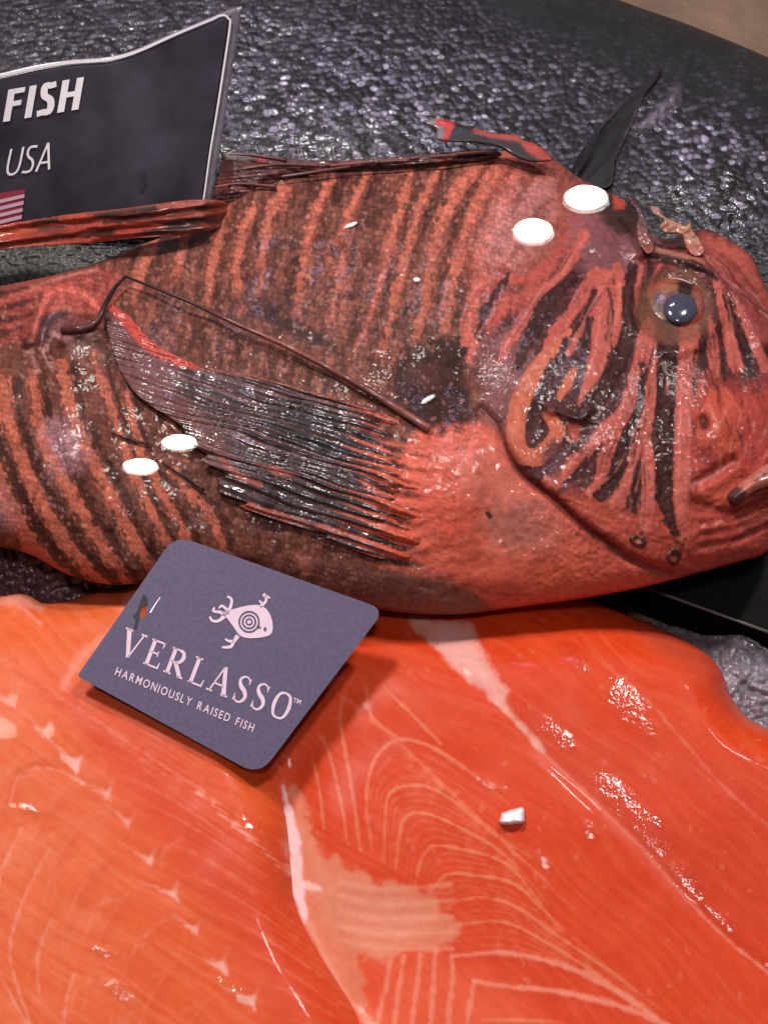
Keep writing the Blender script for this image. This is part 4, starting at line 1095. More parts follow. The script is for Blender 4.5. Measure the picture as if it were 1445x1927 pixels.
def spd_h(u, v, d, D):
    return .038 + .0015 * fbm(u / 40, v / 14, 9, 3) + .004 * smooth(0, 30, d) + .0005 * np.sin((v + .1 * u) * .9)


def spd_paint(u, v, d):
    pt = Painter(u, v, C(84, 46, 46))
    g = fbm(u / 60, (v + .05 * u) / 6, 25, 3)
    pt.mix(np.clip(g, 0, 1) * .8, C(146, 78, 72)); pt.mix(np.clip(-g, 0, 1) * .8, C(44, 28, 32))
    pt.patch([(410, 284), (470, 288), (480, 298), (430, 300)], C(122, 112, 112), .8, 5, 4)
    pt.patch([(482, 286), (500, 290), (498, 304), (484, 302)], C(172, 62, 52), .9, 4, 3)
    pt.stroke([(560, 334), (600, 330), (615, 326)], [8], C(130, 118, 120), .7, 4, 4)
    pt.stroke([(400, 350), (440, 352), (520, 362)], [8], C(150, 70, 60), .6, 5, 5)
    pt.stroke([(850, 294), (900, 290), (925, 286)], [16, 14], C(40, 32, 34), .8, 4, 5)
    pt.stroke([(640, 304), (740, 301), (850, 292)], [5], C(160, 96, 90), .6, 3, 3)
    return pt.c


spd = sheet('spiny_fin', SPD, 2.6, spd_h, lambda u, v, d, D: spd_h(u, v, d, D) - .002, M_fin, spd_paint, fish, sp=10, sdist=False)

for l, c0 in (([(420, 290), (470, 292), (540, 302)], 0), ([(455, 318), (520, 310), (600, 312)], 1), ([(530, 332), (590, 324), (660, 314)], 0), ([(620, 312), (690, 306), (770, 302)], 1), ([(700, 306), (780, 298), (860, 292)], 1), ([(790, 300), (860, 290), (935, 284)], 0), ([(405, 352), (450, 346), (520, 352)], 1)):
    q = crom(l, 8); tube('fin_ray', P(q[:, 0], q[:, 1], np.full(len(q), .0425)), [.0003, .0007, .0009], M_fin, spd, [(C(150, 140, 140), C(110, 60, 54), C(84, 44, 42)), (C(176, 92, 80), C(96, 54, 50), C(120, 60, 52))][c0])

BLD = [(795, 230), (826, 222), (850, 228), (880, 238), (930, 250), (975, 254), (984, 264), (1010, 272), (1040, 300), (1010, 305), (985, 302), (960, 290), (940, 278), (900, 270), (868, 268), (836, 266), (818, 260), (822, 244)]


def bld_paint(u, v, d):
    pt = Painter(u, v, C(46, 38, 42))
    pt.patch([(790, 226), (832, 222), (836, 266), (816, 262), (818, 242)], C(138, 122, 122), .9, 4, 4)
    pt.stroke([(826, 230), (848, 234), (842, 248), (838, 264)], [14, 14, 9], C(196, 56, 44), .98, 2.5, 2)
    pt.stroke([(896, 244), (940, 256), (980, 262), (1005, 280)], [10, 12, 14, 20], C(176, 76, 64), .9, 4, 4)
    pt.stroke([(960, 282), (985, 290), (1000, 300)], [14, 16], C(58, 40, 42), .8, 4, 4)
    pt.stroke([(1000, 275), (1035, 300)], [24], C(178, 70, 60), .8, 6, 4)
    return pt.c


sheet('fin_spine', BLD, 2.4, lambda u, v, d, D: .0455 + .0010 * np.sqrt(np.clip(d / 6, 0, 1)), lambda u, v, d, D: .045 - 0 * u, M_fin, bld_paint, spd, sp=7, sdist=False)

# ---- skin flaps on the nape and over the eye
FLAP = [(1222, 388), (1238, 390), (1250, 408), (1272, 418), (1290, 425), (1298, 416), (1302, 432), (1318, 455), (1326, 475), (1308, 484), (1292, 470), (1280, 442), (1256, 440), (1244, 434), (1240, 424), (1250, 414), (1230, 404)]
hfl = hbody(1300, 470)


def flap_paint(u, v, d):
    pt = Painter(u, v, C(176, 120, 96)); pt.mix(.6 * smooth(0, .8, pt.n1), C(142, 84, 74)); pt.mix(smooth(445, 480, v) * .7, C(170, 84, 74)); pt.mix(smooth(410, 390, v) * .6, C(128, 104, 102)); return pt.c


sheet('skin_flap', FLAP, 2.2, lambda u, v, d, D: hfl + .004 + .004 * smooth(480, 400, v) + .0006 * np.sqrt(np.clip(d / 3, 0, 1)) + .0006 * fbm(u / 9, v / 9, 2, 2), lambda u, v, d, D: hfl + .003 + .004 * smooth(480, 400, v), M_fin, flap_paint, fish, sp=5, sdist=False)
FLAP2 = [(1178, 366), (1192, 372), (1206, 392), (1214, 408), (1224, 445), (1232, 470), (1216, 478), (1200, 455), (1196, 425), (1200, 405), (1186, 385)]
hfl2 = hbody(1200, 470)


def flap2_paint(u, v, d):
    pt = Painter(u, v, C(78, 50, 50)); pt.mix(smooth(400, 470, v) * .8, C(146, 72, 64)); pt.mix(.5 * smooth(0, .8, pt.n1), C(120, 90, 88)); return pt.c


sheet('skin_flap', FLAP2, 2.2, lambda u, v, d, D: hfl2 + .003 + .0006 * np.sqrt(np.clip(d / 3, 0, 1)) + .0006 * fbm(u / 9, v / 9, 2, 2), lambda u, v, d, D: hfl2 + .001 + 0 * u, M_fin, flap2_paint, fish, sp=5, sdist=False)

# ---- eye: clear dome with mottled iris, pupil bulging from it
EO = [(EYE[0] + 58 * math.cos(a), EYE[1] + 58 * math.sin(a)) for a in np.linspace(0, 2 * math.pi, 24, endpoint=False)]
heye = hbody(*EYE)


def eye_paint(u, v, d):
    pt = Painter(u, v, C(110, 70, 56)); pt.mix(.8 * smooth(-.1, .6, pt.n1), C(104, 84, 66)); pt.mix(.5 * smooth(0, .6, -pt.n1), C(74, 46, 38))
    pt.patch([(1236, 526), (1276, 526), (1274, 546), (1250, 552), (1232, 542)], C(158, 98, 64), .85, 6, 4)
    pt.patch([(1214, 590), (1246, 590), (1248, 612), (1222, 616)], C(168, 116, 84), .8, 6, 5)
    pt.patch([(1210, 540), (1236, 545), (1240, 590), (1215, 590)], C(110, 88, 72), .8, 8, 5)
    pt.patch([(1276, 505), (1304, 510), (1300, 560), (1278, 560)], C(46, 28, 26), .9, 4, 3)
    pt.patch([(1236, 605), (1280, 608), (1276, 650), (1238, 650)], C(40, 26, 22), .95, 3, 2)
    pt.patch([(1280, 608), (1330, 590), (1330, 650), (1280, 650)], C(192, 76, 56), .8, 6, 4)
    pt.patch([(1306, 552), (1332, 548), (1336, 590), (1316, 592)], C(176, 116, 122), .8, 5, 4)
    pt.mix(smooth(22, 4, d) * .85, C(150, 70, 54)); pt.patch([(1238, 604), (1280, 606), (1278, 646), (1240, 646)], C(38, 24, 20), .95, 2, 2); pt.patch([(1280, 505), (1303, 508), (1300, 555), (1280, 556)], C(42, 26, 22), .9, 3, 2)
    pt.stroke([(1238, 560), (1240, 585), (1236, 590)], [6], C(52, 36, 30), .6, 4, 4)
    return pt.c


eyeo = sheet('eye', EO, 2.4, lambda u, v, d, D: heye - .0004 + .0046 * np.sqrt(np.clip(1 - (1 - np.clip(d / 58, 0, 1)) ** 2, 0, 1)), lambda u, v, d, D: heye - .004 + 0 * u, M_iris, eye_paint, fish, sp=8, sdist=False)
PU = [(1279 + 33 * math.cos(a), 581 + 30 * math.sin(a)) for a in np.linspace(0, 2 * math.pi, 24, endpoint=False)]
sheet('pupil', PU, 2.0, lambda u, v, d, D: heye + .0034 + .0026 * np.sqrt(np.clip(1 - (1 - np.clip(d / 29, 0, 1)) ** 2, 0, 1)), lambda u, v, d, D: heye + .001 + 0 * u, M_eye, lambda u, v, d: Painter(u, v, C(70, 68, 88)).c, eyeo, sp=6, sdist=False)
# pale rods added as the wet rim highlights of the socket
for l in ([(1256, 523), (1280, 526), (1303, 535)], [(1236, 640), (1252, 655), (1280, 660)]):
    pts = P(crom(l, 5)[:, 0], crom(l, 5)[:, 1], np.full(len(crom(l, 5)), heye + .0042))
    tube('rim_highlight', pts, [.0002, .0005, .0003], M_eye, eyeo, [C(190, 150, 130), C(220, 190, 186), C(190, 150, 130)])

# ---- lip with its dark barbel stub
LIP = [(1370, 942), (1368, 930), (1380, 918), (1396, 905), (1410, 896), (1430, 880), (1470, 862), (1500, 868), (1480, 900), (1445, 915), (1420, 925), (1400, 940), (1384, 950)]
hlip = hbody(1420, 915)


def lip_paint(u, v, d):
    pt = Painter(u, v, C(190, 112, 96)); pt.patch([(1360, 960), (1360, 925), (1388, 912), (1402, 930), (1380, 955)], C(54, 32, 30), .9, 5, 5)
    for q in ((1422, 905), (1436, 895), (1450, 886)): pt.stroke([q, (q[0] + 5, q[1] - 3)], [7], C(84, 34, 32), .9, 3, 2)
    return pt.c


sheet('lip', LIP, 2.2, lambda u, v, d, D: hlip + .003 + .004 * np.sqrt(np.clip(d / 14, 0, 1)), lambda u, v, d, D: hlip - .001 + 0 * u, M_fin, lip_paint, fish, sp=6, sdist=False)

# ---- small dark frilly tabs under the chin
for (cx, cy, s_, sd) in ((1200, 1017, 17, 1), (1268, 1049, 20, 4)):
    rr_ = random.Random(sd); to = []
    for k in range(11):
        a = 2 * math.pi * k / 11; q = s_ * (.86 + .16 * math.sin(2 * a + sd) + rr_.uniform(-.14, .14)); to.append((cx + q * math.cos(a), cy + q * .95 * math.sin(a)))
    ht = hbody(cx, cy)

    def tab_paint(u, v, d, cx=cx, cy=cy, s_=s_):
        pt = Painter(u, v, C(70, 38, 32)); pt.mix(.8 * smooth(-.1, .5, pt.n1), C(128, 66, 50)); pt.mix(smooth(4, 0, d) * .6, C(150, 66, 52))
        pt.mix(smooth(s_ * .42, s_ * .22, np.hypot(u - cx, (v - cy - 2))) * .9, C(176, 88, 72)); return pt.c
    sheet('chin_tab', to, 1.8, lambda u, v, d, D: hbody_v(u, v) + .0003 + .0007 * np.clip(d / 5, 0, 1) - .0005 * smooth(8, 2, np.hypot(u - cx, v - cy)), lambda u, v, d, D: hbody_v(u, v) - .0006, M_fin, tab_paint, fish, sp=4, sdist=False)
# ------------------------------------------------------------------ lettering helpers
def text_geo(body, shear=0.0, bold=0.0):
    c = bpy.data.curves.new('lettering', 'FONT'); c.body = body; c.shear = shear; c.offset = bold; c.resolution_u = 6; c.size = 1.0
    o = bpy.data.objects.new('lettering', c); COL.objects.link(o)
    dg = bpy.context.evaluated_depsgraph_get(); me = bpy.data.meshes.new_from_object(o.evaluated_get(dg))
    v = np.array([p.co[:2] for p in me.vertices]); f = [tuple(p.vertices) for p in me.polygons]
    bpy.data.objects.remove(o); bpy.data.curves.remove(c); bpy.data.meshes.remove(me)
    return v, f


def fit(v, w, h):
    """scale a lettering outline so that it spans w by h, origin bottom left"""
    lo = v.min(0); hi = v.max(0)
    return (v - lo) / (hi - lo) * np.array([w, h])


def strokes2d(lines):
    """flat ribbons: each line is (points, widths)"""
    V = []; F = []
    for pts, wd in lines:
        p = crom(pts, .05) if len(pts) > 2 else np.array(pts, float)
        w_ = np.interp(np.linspace(0, 1, len(p)), np.linspace(0, 1, len(wd)), wd) / 2
        t = np.gradient(p, axis=0); t /= np.linalg.norm(t, axis=1)[:, None] + 1e-9
        n = np.stack([-t[:, 1], t[:, 0]], 1); b = len(V)
        for q, m, a in zip(p, n, w_): V.append(q + m * a); V.append(q - m * a)
        for i in range(len(p) - 1): F.append((b + 2 * i, b + 2 * i + 1, b + 2 * i + 3, b + 2 * i + 2))
    return np.array(V), F


def poly2d(polys):
    V = []; F = []
    for p in polys:
        b = len(V); V += [tuple(q) for q in p]; F.append(tuple(range(b, b + len(p))))
    return np.array(V, float), F


def merge(gs):
    V = []; F = []
    for v, f in gs:
        b = len(V); V += [tuple(q) for q in v]; F += [tuple(i + b for i in g) for g in f]
    return np.array(V), F


def decal(name, v, f, o, ex, ey, proj, mat, parent):
    """put flat artwork on a card: o, ex, ey place it, proj carries it to the card's face"""
    px = np.array(o) + v[:, :1] * np.array(ex) + v[:, 1:2] * np.array(ey)
    return link(name, mesh(name, proj(px[:, 0], px[:, 1]), f, smoothed=False), mat, parent)


# ------------------------------------------------------------------ slate tag on the salmon
A3 = P(np.array(318.), np.array(1010.), np.array(.0475)); B3 = P(np.array(722.), np.array(1148.), np.array(.0425)); D3 = P(np.array(147.), np.array(1272.), np.array(.0405))
TN = np.cross(B3 - A3, D3 - A3); TN /= np.linalg.norm(TN); TN = TN if TN[2] > 0 else -TN
tproj = lambda k: (lambda u, v: Pplane(np.asarray(u, float), np.asarray(v, float), A3 + TN * k, TN))
tagroot = thing('product_tag', 'slate grey card tag with white lettering and a fish emblem, resting on the salmon', 'tag')
M_tag = plain('slate_card', C(90, 79, 110), .5, var=.16, vscale=700, bump=.00006, bscale=2500, spec=.3)
M_tagedge = plain('card_edge', C(190, 170, 180), .6)


def rounded(corners, radii, k=7):
    out = []; n = len(corners)
    for i in range(n):
        p = np.array(corners[i], float); a = np.array(corners[i - 1], float) - p; b = np.array(corners[(i + 1) % n], float) - p
        a /= np.linalg.norm(a); b /= np.linalg.norm(b); r = radii[i]
        for j in range(k + 1):
            t = j / k; out.append((1 - t) ** 2 * (p + a * r) + 2 * t * (1 - t) * p + t * t * (p + b * r))
    return np.array(out)


OUT = rounded([(330, 1007), (724, 1147), (488, 1460), (146, 1272)], [34, 30, 40, 6])
HOLE = np.array([(274, 1140), (277, 1148), (272, 1163), (266, 1163), (264, 1156), (268, 1142)])[::-1]


def card_mesh(name, outer, hole, proj0, proj1):
    import bmesh
    bm = bmesh.new()
    def loop(pts):
        vs = [bm.verts.new(p) for p in pts]
        return [bm.edges.new((vs[i], vs[(i + 1) % len(vs)])) for i in range(len(vs))]
    e = loop(proj1(outer[:, 0], outer[:, 1]))
    if hole is not None: e += loop(proj1(hole[:, 0], hole[:, 1]))
    r = bmesh.ops.triangle_fill(bm, use_beauty=True, edges=e, normal=tuple(TN))
    top = [f for f in r['geom'] if isinstance(f, bmesh.types.BMFace)]
    x = bmesh.ops.extrude_face_region(bm, geom=top)
    off = proj0(np.array(outer[:1, 0]), np.array(outer[:1, 1]))[0] - proj1(np.array(outer[:1, 0]), np.array(outer[:1, 1]))[0]
    bmesh.ops.translate(bm, vec=tuple(off), verts=[q for q in x['geom'] if isinstance(q, bmesh.types.BMVert)])
    bmesh.ops.recalc_face_normals(bm, faces=bm.faces)
    me = bpy.data.meshes.new(name); bm.to_mesh(me); bm.free(); return me


cme = card_mesh('card', OUT, HOLE, tproj(-.0007), tproj(0))
card = link('card', cme, M_tag, tagroot); cme.materials.append(M_tagedge)
for p in cme.polygons:
    if abs(np.dot(p.normal, TN)) < .5: p.material_index = 1
T1 = tproj(.00025)

# serif capitals, cap height 1
def serif(x, y, w): return ([(x - w / 2, y), (x + w / 2, y)], [.07, .07])
TK, TH = .17, .07
G = {}
G['V'] = (.95, [([(.12, 1), (.50, 0)], [TK + .03, TK]), ([(.85, 1), (.50, 0)], [TH, TH]), serif(.13, .97, .34), serif(.85, .97, .28)])
G['E'] = (.78, [([(.22, 0), (.22, 1)], [TK, TK]), ([(.08, .965), (.70, .965)], [TH, TH]), ([(.08, .035), (.72, .035)], [TH, TH]), ([(.22, .52), (.54, .52)], [TH, TH]), ([(.68, 1), (.66, .78)], [.09, .04]), ([(.72, 0), (.75, .25)], [.09, .04]), ([(.54, .63), (.54, .41)], [.05, .05])])
G['R'] = (.92, [([(.22, 0), (.22, 1)], [TK, TK]), serif(.22, .035, .34), ([(.08, .965), (.42, .965)], [TH, TH]), ([(.40, .965), (.60, .92), (.68, .75), (.60, .57), (.40, .49)], [TH, .13, TK, .13, TH]), ([(.22, .49), (.42, .49)], [TH, TH]), ([(.42, .49), (.80, .04)], [TK, TK]), serif(.82, .035, .26)])
G['L'] = (.76, [([(.22, 0), (.22, 1)], [TK, TK]), serif(.22, .965, .34), ([(.08, .035), (.70, .035)], [TH, TH]), ([(.70, 0), (.74, .28)], [.09, .04])])
G['A'] = (.98, [([(.48, 1.02), (.84, 0)], [TK, TK + .03]), ([(.46, 1), (.14, 0)], [TH, TH]), ([(.25, .34), (.70, .34)], [TH, TH]), serif(.15, .035, .28), serif(.84, .035, .32)])
G['S'] = (.66, [([(.55, .80), (.48, .93), (.33, .985), (.15, .90), (.12, .74), (.25, .58), (.45, .46), (.56, .27), (.46, .07), (.30, .015), (.16, .06), (.09, .24)], [.05, .06, .08, .12, .15, .17, .17, .15, .12, .08, .06, .05]), ([(.56, .97), (.55, .74)], [.05, .05]), ([(.085, .03), (.085, .27)], [.05, .05])])
G['O'] = (1.0, [([(.48, .975), (.24, .88), (.14, .5), (.24, .12), (.48, .025), (.72, .12), (.82, .5), (.72, .88), (.48, .975)], [TH, .12, TK, .12, TH, .12, TK, .12, TH])])
word = []; x = 0
for ch in 'VERLASSO':
    adv, ln = G[ch]; v, f = strokes2d(ln); word.append((v + np.array([x, 0]), f)); x += adv + .20
wv, wf = merge(word); wv = fit(wv, 1, 1)
# the line starts at the foot of the V and ends under the O
decal('lettering', wv, wf, (219, 1230), (318, 130), (20, -52), T1, M_glyph, tagroot)
v, f = merge([(text_geo('HARMONIOUSLY RAISED FISH', 0, .004))]); v = fit(v, 1, 1)
# letter-spaced small line
sm = []; x = 0
for ch in 'HARMONIOUSLY RAISED FISH':
    if ch == ' ': x += .55; continue
    v, f = text_geo(ch, 0, .012); wdt = v[:, 0].max() - v[:, 0].min(); sm.append((v - np.array([v[:, 0].min() - x, 0]), f)); x += wdt + .22
v, f = merge(sm); v = fit(v, 1, 1)
decal('lettering', v, f, (216, 1270), (259, 108), (5.5, -15), T1, M_glyph, tagroot)
v, f = text_geo('TM', 0, .01); v = fit(v, 1, 1)
decal('lettering', v, f, (551, 1322), (14, 4), (2.5, -9), T1, M_glyph, tagroot)

# fish emblem, drawn in photo pixels on the card
def ribbon(pts, wd): return strokes2d([(np.array(pts, float) / 20, np.array(wd, float) / 20)])
em = []
bodyp = crom([(418, 1154), (440, 1146), (470, 1139), (492, 1140), (506, 1152), (513, 1172), (512, 1190), (500, 1198), (470, 1201), (452, 1196), (440, 1180), (428, 1164)], 4, True)
em.append(poly2d([bodyp / 20]))
for pts, wd in (([(424, 1158), (412, 1168), (400, 1168), (395, 1160)], [9, 6, 5, 4]), ([(426, 1158), (414, 1152), (402, 1150), (404, 1143)], [8, 6, 5, 4]), ([(426, 1156), (434, 1142), (436, 1128), (428, 1122)], [8, 6, 5, 4]), ([(428, 1148), (418, 1140), (412, 1145)], [5, 5, 3]),
                ([(490, 1142), (500, 1132), (502, 1122), (508, 1126)], [8, 5, 5, 3]), ([(502, 1124), (496, 1120), (500, 1117)], [5, 4, 3]), ([(494, 1136), (488, 1130)], [5, 3]),
                ([(448, 1196), (440, 1208), (434, 1217), (418, 1218)], [9, 6, 6, 4]), ([(440, 1207), (430, 1206), (424, 1202)], [6, 5, 3])):
    em.append(ribbon(pts, wd))
v, f = merge(em)
decal('fish_emblem', v, f, (0, 0), (20, 0), (0, 20), T1, M_glyph, tagroot)
T2 = tproj(.0004); dk = []
for r in (5, 11, 17):
    c = [(469 + r * math.cos(a) * 1.08, 1170 + r * math.sin(a) * 1.12) for a in np.linspace(0, 2 * math.pi, 25)]
    dk.append(ribbon(c, [3.4 if r > 5 else 3]))
dk.append(poly2d([np.array([(499 + 3 * math.cos(a), 1184 + 4 * math.sin(a)) for a in np.linspace(0, 2 * math.pi, 10, endpoint=False)]) / 20]))
dk.append(poly2d([np.array([(488, 1176), (492, 1182), (484, 1183)]) / 20]))
v, f = merge(dk)
decal('emblem_rings', v, f, (0, 0), (20, 0), (0, 20), T2, M_tag, tagroot)
# torn dark fibres round the pin hole
fr = [poly2d([np.array([(271, 1118), (277, 1122), (279, 1138), (270, 1141), (264, 1150), (262, 1164), (258, 1184), (252, 1182), (256, 1166), (250, 1160), (257, 1152), (262, 1140), (266, 1128)]) / 20])]
M_tear = plain('torn_card', C(44, 36, 48), .7, var=.2)
v, f = merge(fr); decal('torn_edge', v, f, (0, 0), (20, 0), (0, 20), T1, M_tear, tagroot)
v, f = ribbon([(283, 1153), (293, 1137), (302, 1124)], [3, 2, 1.5]); decal('scratch', v, f, (0, 0), (20, 0), (0, 20), T1, M_white_print, tagroot)

# ------------------------------------------------------------------ upright sign behind the fish
sign = thing('price_sign', 'dark bent sign card with white border and lettering, standing behind the striped fish', 'sign')
S0 = P(np.array(200.), np.array(462.), np.array(.010)); SN = np.array([-.08, -.74, .67]); SN = SN / np.linalg.norm(SN)


def sproj(k):
    def f(u, v):
        u = np.asarray(u, float); v = np.asarray(v, float)
        q = Pplane(u, v, S0 + SN * k, SN)
        bend = .007 * np.sin((u - 60) / 150) * smooth(470, 60, v)
        dr = rays(u, v); dr = dr / np.linalg.norm(dr, axis=-1)[..., None]
        return q + dr * bend[..., None]
    return f


TOP = crom([(-60, 150), (0, 138), (75, 121), (140, 112), (205, 107), (258, 92), (330, 60), (400, 31), (436, 17), (456, 11)], 8)
# strip between the top edge and the foot, sampled on a grid so the card can bend
def sign_grid(name, left, right, topf, botf, proj, back, mat, parent, nu=60, nv=40):
    s = np.linspace(0, 1, nu); t = np.linspace(0, 1, nv); Sg, Tg = np.meshgrid(s, t)
    ux = left(Tg) + (right(Tg) - left(Tg)) * Sg
    vx = topf(ux) + (botf(ux) - topf(ux)) * Tg
    # keep the right edge straight by solving it at the final height
    for _ in range(3):
        tt = np.clip((vx - 12) / (478 - 12), 0, 1); ux = left(Tg) + (right(tt) - left(Tg)) * Sg; vx = topf(ux) + (botf(ux) - topf(ux)) * Tg
    pf = proj(ux.ravel(), vx.ravel()); pb_ = back(ux.ravel(), vx.ravel()); n = nu * nv
    i = np.arange(n).reshape(nv, nu)
    q = np.stack([i[:-1, :-1].ravel(), i[1:, :-1].ravel(), i[1:, 1:].ravel(), i[:-1, 1:].ravel()], 1)
    rim = np.concatenate([i[0], i[1:, -1], i[-1, ::-1][1:], i[::-1, 0][1:-1]]); r2 = np.roll(rim, -1)
    side = np.stack([rim, r2, r2 + n, rim + n], 1)
    return link(name, mesh(name, np.concatenate([pf, pb_]), np.concatenate([q, q[:, ::-1] + n, side])), mat, parent)


topf = lambda u: np.interp(u, TOP[:, 0], TOP[:, 1])
botf = lambda u: np.interp(u, [-80, 0, 170, 390], [486, 476, 456, 428])
redge = lambda t: 456 + (384 - 456) * t
M_sign = plain('sign_card', C(58, 51, 66), .42, coat=.3, var=.55, vscale=55, bump=.00005, bscale=2000)  # mottled sheen put into the card's base colour
M_clear = plain('sign_sleeve_edge', C(128, 120, 132), .3, coat=.3, var=.2, vscale=300)
sign_grid('sleeve', lambda t: -60 + 0 * t, redge, topf, botf, sproj(0), sproj(-.001), M_clear, sign)
sign_grid('card', lambda t: -60 + 0 * t, lambda t: redge(t) - 20 + 3 * t, lambda u: topf(u) + 8, lambda u: botf(u) - 22, sproj(.0006), sproj(.0001), M_sign, sign)
ST = sproj(.0012)
su = np.linspace(-60, 250, 20); tube('sleeve_edge', sproj(.0008)(su, botf(su)), [.0004, .0004], M_white_print, sign)


def line(pts, wd, closed=False, sp=6):
    p = crom(pts, sp); return strokes2d([(p / 20, np.atleast_1d(np.array(wd, float)) / 20)])


bord = [(-60, 157)] + [(a, b + 5) for a, b in TOP[::4] if a > -50 and a < 405] + [(412, 30), (424, 29), (432, 36), (433, 48), (424, 110), (410, 200), (396, 285), (383, 376), (372, 428)]
v, f = line(bord, [5.5, 5.5, 5, 3.5, 3, 2.5]); decal('border', v, f, (0, 0), (20, 0), (0, 20), ST, M_white_print, sign)
def sans(word, tk, gap):
    g = []; x = 0
    for ch in word:
        if ch == 'F': s_ = [([(tk / 2, 0), (tk / 2, 1)], [tk, tk]), ([(tk, 1 - tk * .42), (.46, 1 - tk * .42)], [tk * .84, tk * .84]), ([(tk, .53), (.42, .53)], [tk * .84, tk * .84])]; w_ = .46
        elif ch == 'I': s_ = [([(tk / 2, 0), (tk / 2, 1)], [tk, tk])]; w_ = tk
        elif ch == 'H': s_ = [([(tk / 2, 0), (tk / 2, 1)], [tk, tk]), ([(.58 - tk / 2, 0), (.58 - tk / 2, 1)], [tk, tk]), ([(tk, .52), (.58 - tk, .52)], [tk * .84, tk * .84])]; w_ = .58
        elif ch == 'U': s_ = [([(tk / 2, 1), (tk / 2, .35), (.10 + tk / 3, .09), (.27, tk / 2), (.44 - tk / 3, .09), (.54 - tk / 2, .35), (.54 - tk / 2, 1)], [tk] * 3)]; w_ = .54
        elif ch == 'S': s_ = [([(.42, .93), (.28, 1 - tk / 2), (.13, .93), (.07 + tk / 4, .75), (.16, .60), (.32, .46), (.41 - tk / 5, .27), (.34, .08), (.19, tk / 2), (.02, .07)], [tk] * 3)]; w_ = .46
        else: s_ = [([(.02, 0), (.27, 1)], [tk, tk]), ([(.52, 0), (.27, 1)], [tk, tk]), ([(.12, .29), (.42, .29)], [tk * .9, tk * .9])]; w_ = .54
        v_, f_ = strokes2d(s_); g.append((v_ + np.array([x, 0]), f_)); x += w_ + gap
    return merge(g)


v, f = sans('FISH', .19, .12)
v = fit(v, 1, 1); decal('lettering', v, f, (6, 231), (142, -24), (11, -64), ST, M_white_print, sign)
v, f = sans('USA', .085, .09); v = fit(v, 1, 1)
decal('lettering', v, f, (9, 333), (86, -14), (11, -53), ST, M_white_print, sign)
v, f = poly2d([np.array([(266, 322), (274, 320), (275, 345), (268, 362), (262, 358), (265, 340)]) / 20]); decal('smudge', v, f, (0, 0), (20, 0), (0, 20), ST, M_tear, sign)
fl = thing('flag', '', ''); del fl['label'], fl['category']; fl.parent = sign; fl.name = 'flag'
stp = []
for k in range(5):
    y = 381 + k * 13.2
    stp.append(np.array([(-60, y + 9), (47 - k * 1.7, y - 16), (46.5 - k * 1.7, y - 9.2), (-60, y + 16)]) / 20)
v, f = poly2d(stp); decal('white_stripes', v, f, (0, 0), (20, 0), (0, 20), ST, plain('flag_white', C(236, 190, 216), .5), fl)
v, f = poly2d([np.array([(-60, 372), (48, 356), (40, 417), (-60, 436)]) / 20]); decal('red_field', v, f, (0, 0), (20, 0), (0, 20), sproj(.0009), M_red_print, fl)

# ------------------------------------------------------------------ loose ice
random.seed(4)


def chip(name, poly, h0, t, lab, cat, group=None):
    o = sheet(name, poly, 2.0, lambda u, v, d, D: h0 + t * np.clip(d / 7, 0, 1) ** .6 + .0004 * fbm(u / 7, v / 7, 3, 2), lambda u, v, d, D: h0 - .001 + 0 * u, M_chip, lambda u, v, d: np.tile(np.array([.8, .76, .78]), (len(u), 1)), None, False, sdist=False)
    tag(o, lab, cat, group); return o


def frh1(u, v):
    U = np.array([float(u)]); V = np.array([float(v)]); d = pdist(U, V, crom(FR, 18, True), True)[0]; return float(fr_h(U, V, d, d)[0])


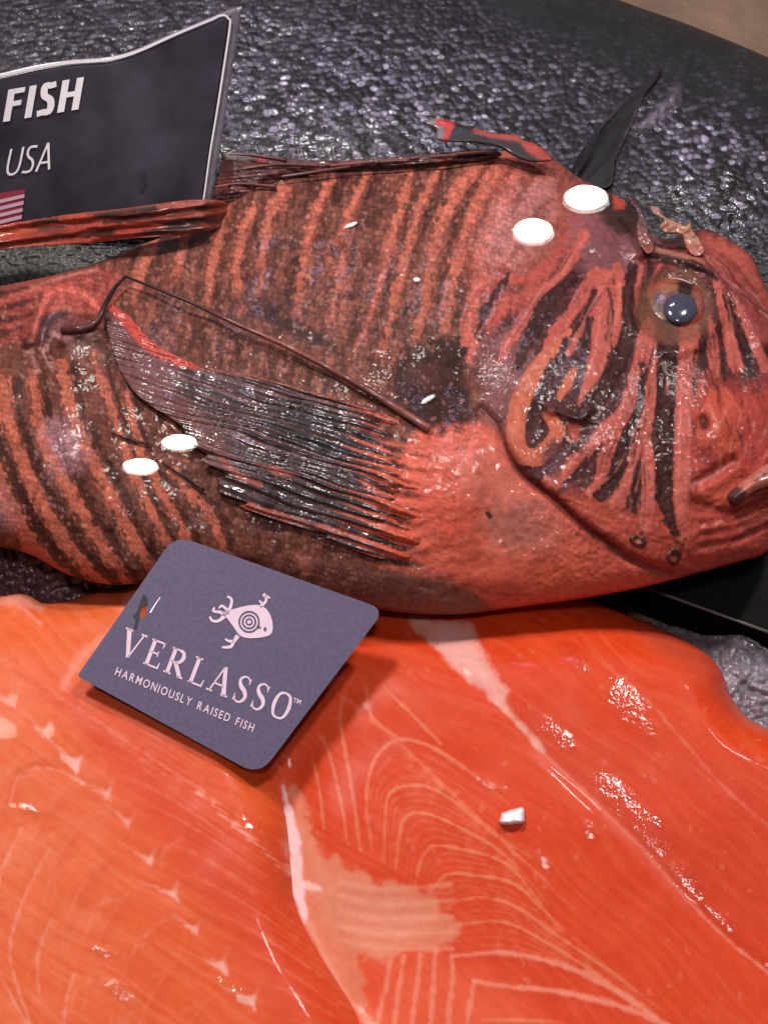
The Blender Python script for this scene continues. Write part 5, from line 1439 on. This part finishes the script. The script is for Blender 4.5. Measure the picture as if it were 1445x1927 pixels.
chip('ice_chip', [(938, 1546), (943, 1530), (960, 1524), (982, 1518), (988, 1524), (988, 1546), (984, 1550), (960, 1553), (942, 1552)], frh1(963, 1535) + .0005, .0032, 'squarish white ice chip lying on the deep orange salmon fillet', 'ice chip')
crumbs = [((660, 424), 15, 5, -.4, 'slim white ice crumb on the fish flank below the back fin'), ((784, 527), 8, 6, 0, 'tiny white ice crumb in the middle of the fish flank'), ((805, 752), 17, 6, -.55, 'long white ice crumb on the dark blotch behind the gill cover')]
for (cx, cy), a, b, r, lab in crumbs:
    pl = [(cx + a * math.cos(t) * math.cos(r) - b * math.sin(t) * math.sin(r), cy + a * math.cos(t) * math.sin(r) + b * math.sin(t) * math.cos(r)) for t in np.linspace(0, 2 * math.pi, 9, endpoint=False)]
    chip('ice_crumb', pl, hbody(cx, cy) + .0004, .0014, lab, 'ice crumb', 'ice crumbs on the fish')

# ------------------------------------------------------------------ flat clear films, added in place of lamp reflections in the case glass
M_glint = clearfilm('clear_glint_film', .06)


def glint_film(cx, cy, rx, ry, li, dy, lab, up=.004):
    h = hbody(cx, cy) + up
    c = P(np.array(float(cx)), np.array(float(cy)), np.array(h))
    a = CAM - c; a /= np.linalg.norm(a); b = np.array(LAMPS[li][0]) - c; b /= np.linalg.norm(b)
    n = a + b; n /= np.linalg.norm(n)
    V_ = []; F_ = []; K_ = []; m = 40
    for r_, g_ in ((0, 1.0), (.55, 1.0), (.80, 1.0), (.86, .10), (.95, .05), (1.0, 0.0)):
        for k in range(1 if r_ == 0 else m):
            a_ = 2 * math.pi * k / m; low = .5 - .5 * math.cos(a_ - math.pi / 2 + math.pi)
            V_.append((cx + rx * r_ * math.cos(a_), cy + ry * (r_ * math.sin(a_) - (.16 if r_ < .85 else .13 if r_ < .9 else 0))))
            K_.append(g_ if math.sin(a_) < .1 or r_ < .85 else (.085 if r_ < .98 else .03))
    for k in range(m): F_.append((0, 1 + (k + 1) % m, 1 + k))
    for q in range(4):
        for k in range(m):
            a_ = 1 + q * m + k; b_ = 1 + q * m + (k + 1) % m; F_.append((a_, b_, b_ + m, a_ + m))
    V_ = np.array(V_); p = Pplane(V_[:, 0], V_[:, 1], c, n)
    K_ = np.array(K_); o = link('lamp_glint_film', mesh('lamp_glint_film', p, F_, np.stack([K_] * 3, 1)), M_glint)
    tag(o, lab, 'water drop', 'added films mirroring the lamps')


glint_film(1102, 375, 46, 28, 0, 12, 'larger and brighter white lamp glint in an added clear film high on the nape', .010)
glint_film(1003, 437, 42, 27, 0, 13, 'bright white lamp glint in an added clear film just left of and below the brightest one')
glint_film(338, 834, 37, 17, 0, 12, 'oval lamp glint in an added clear film at the edge of the dark pectoral fin', .014)
glint_film(265, 879, 37, 17, 0, 12, 'lowest oval lamp glint, in an added clear film on the striped flank left of the fin')
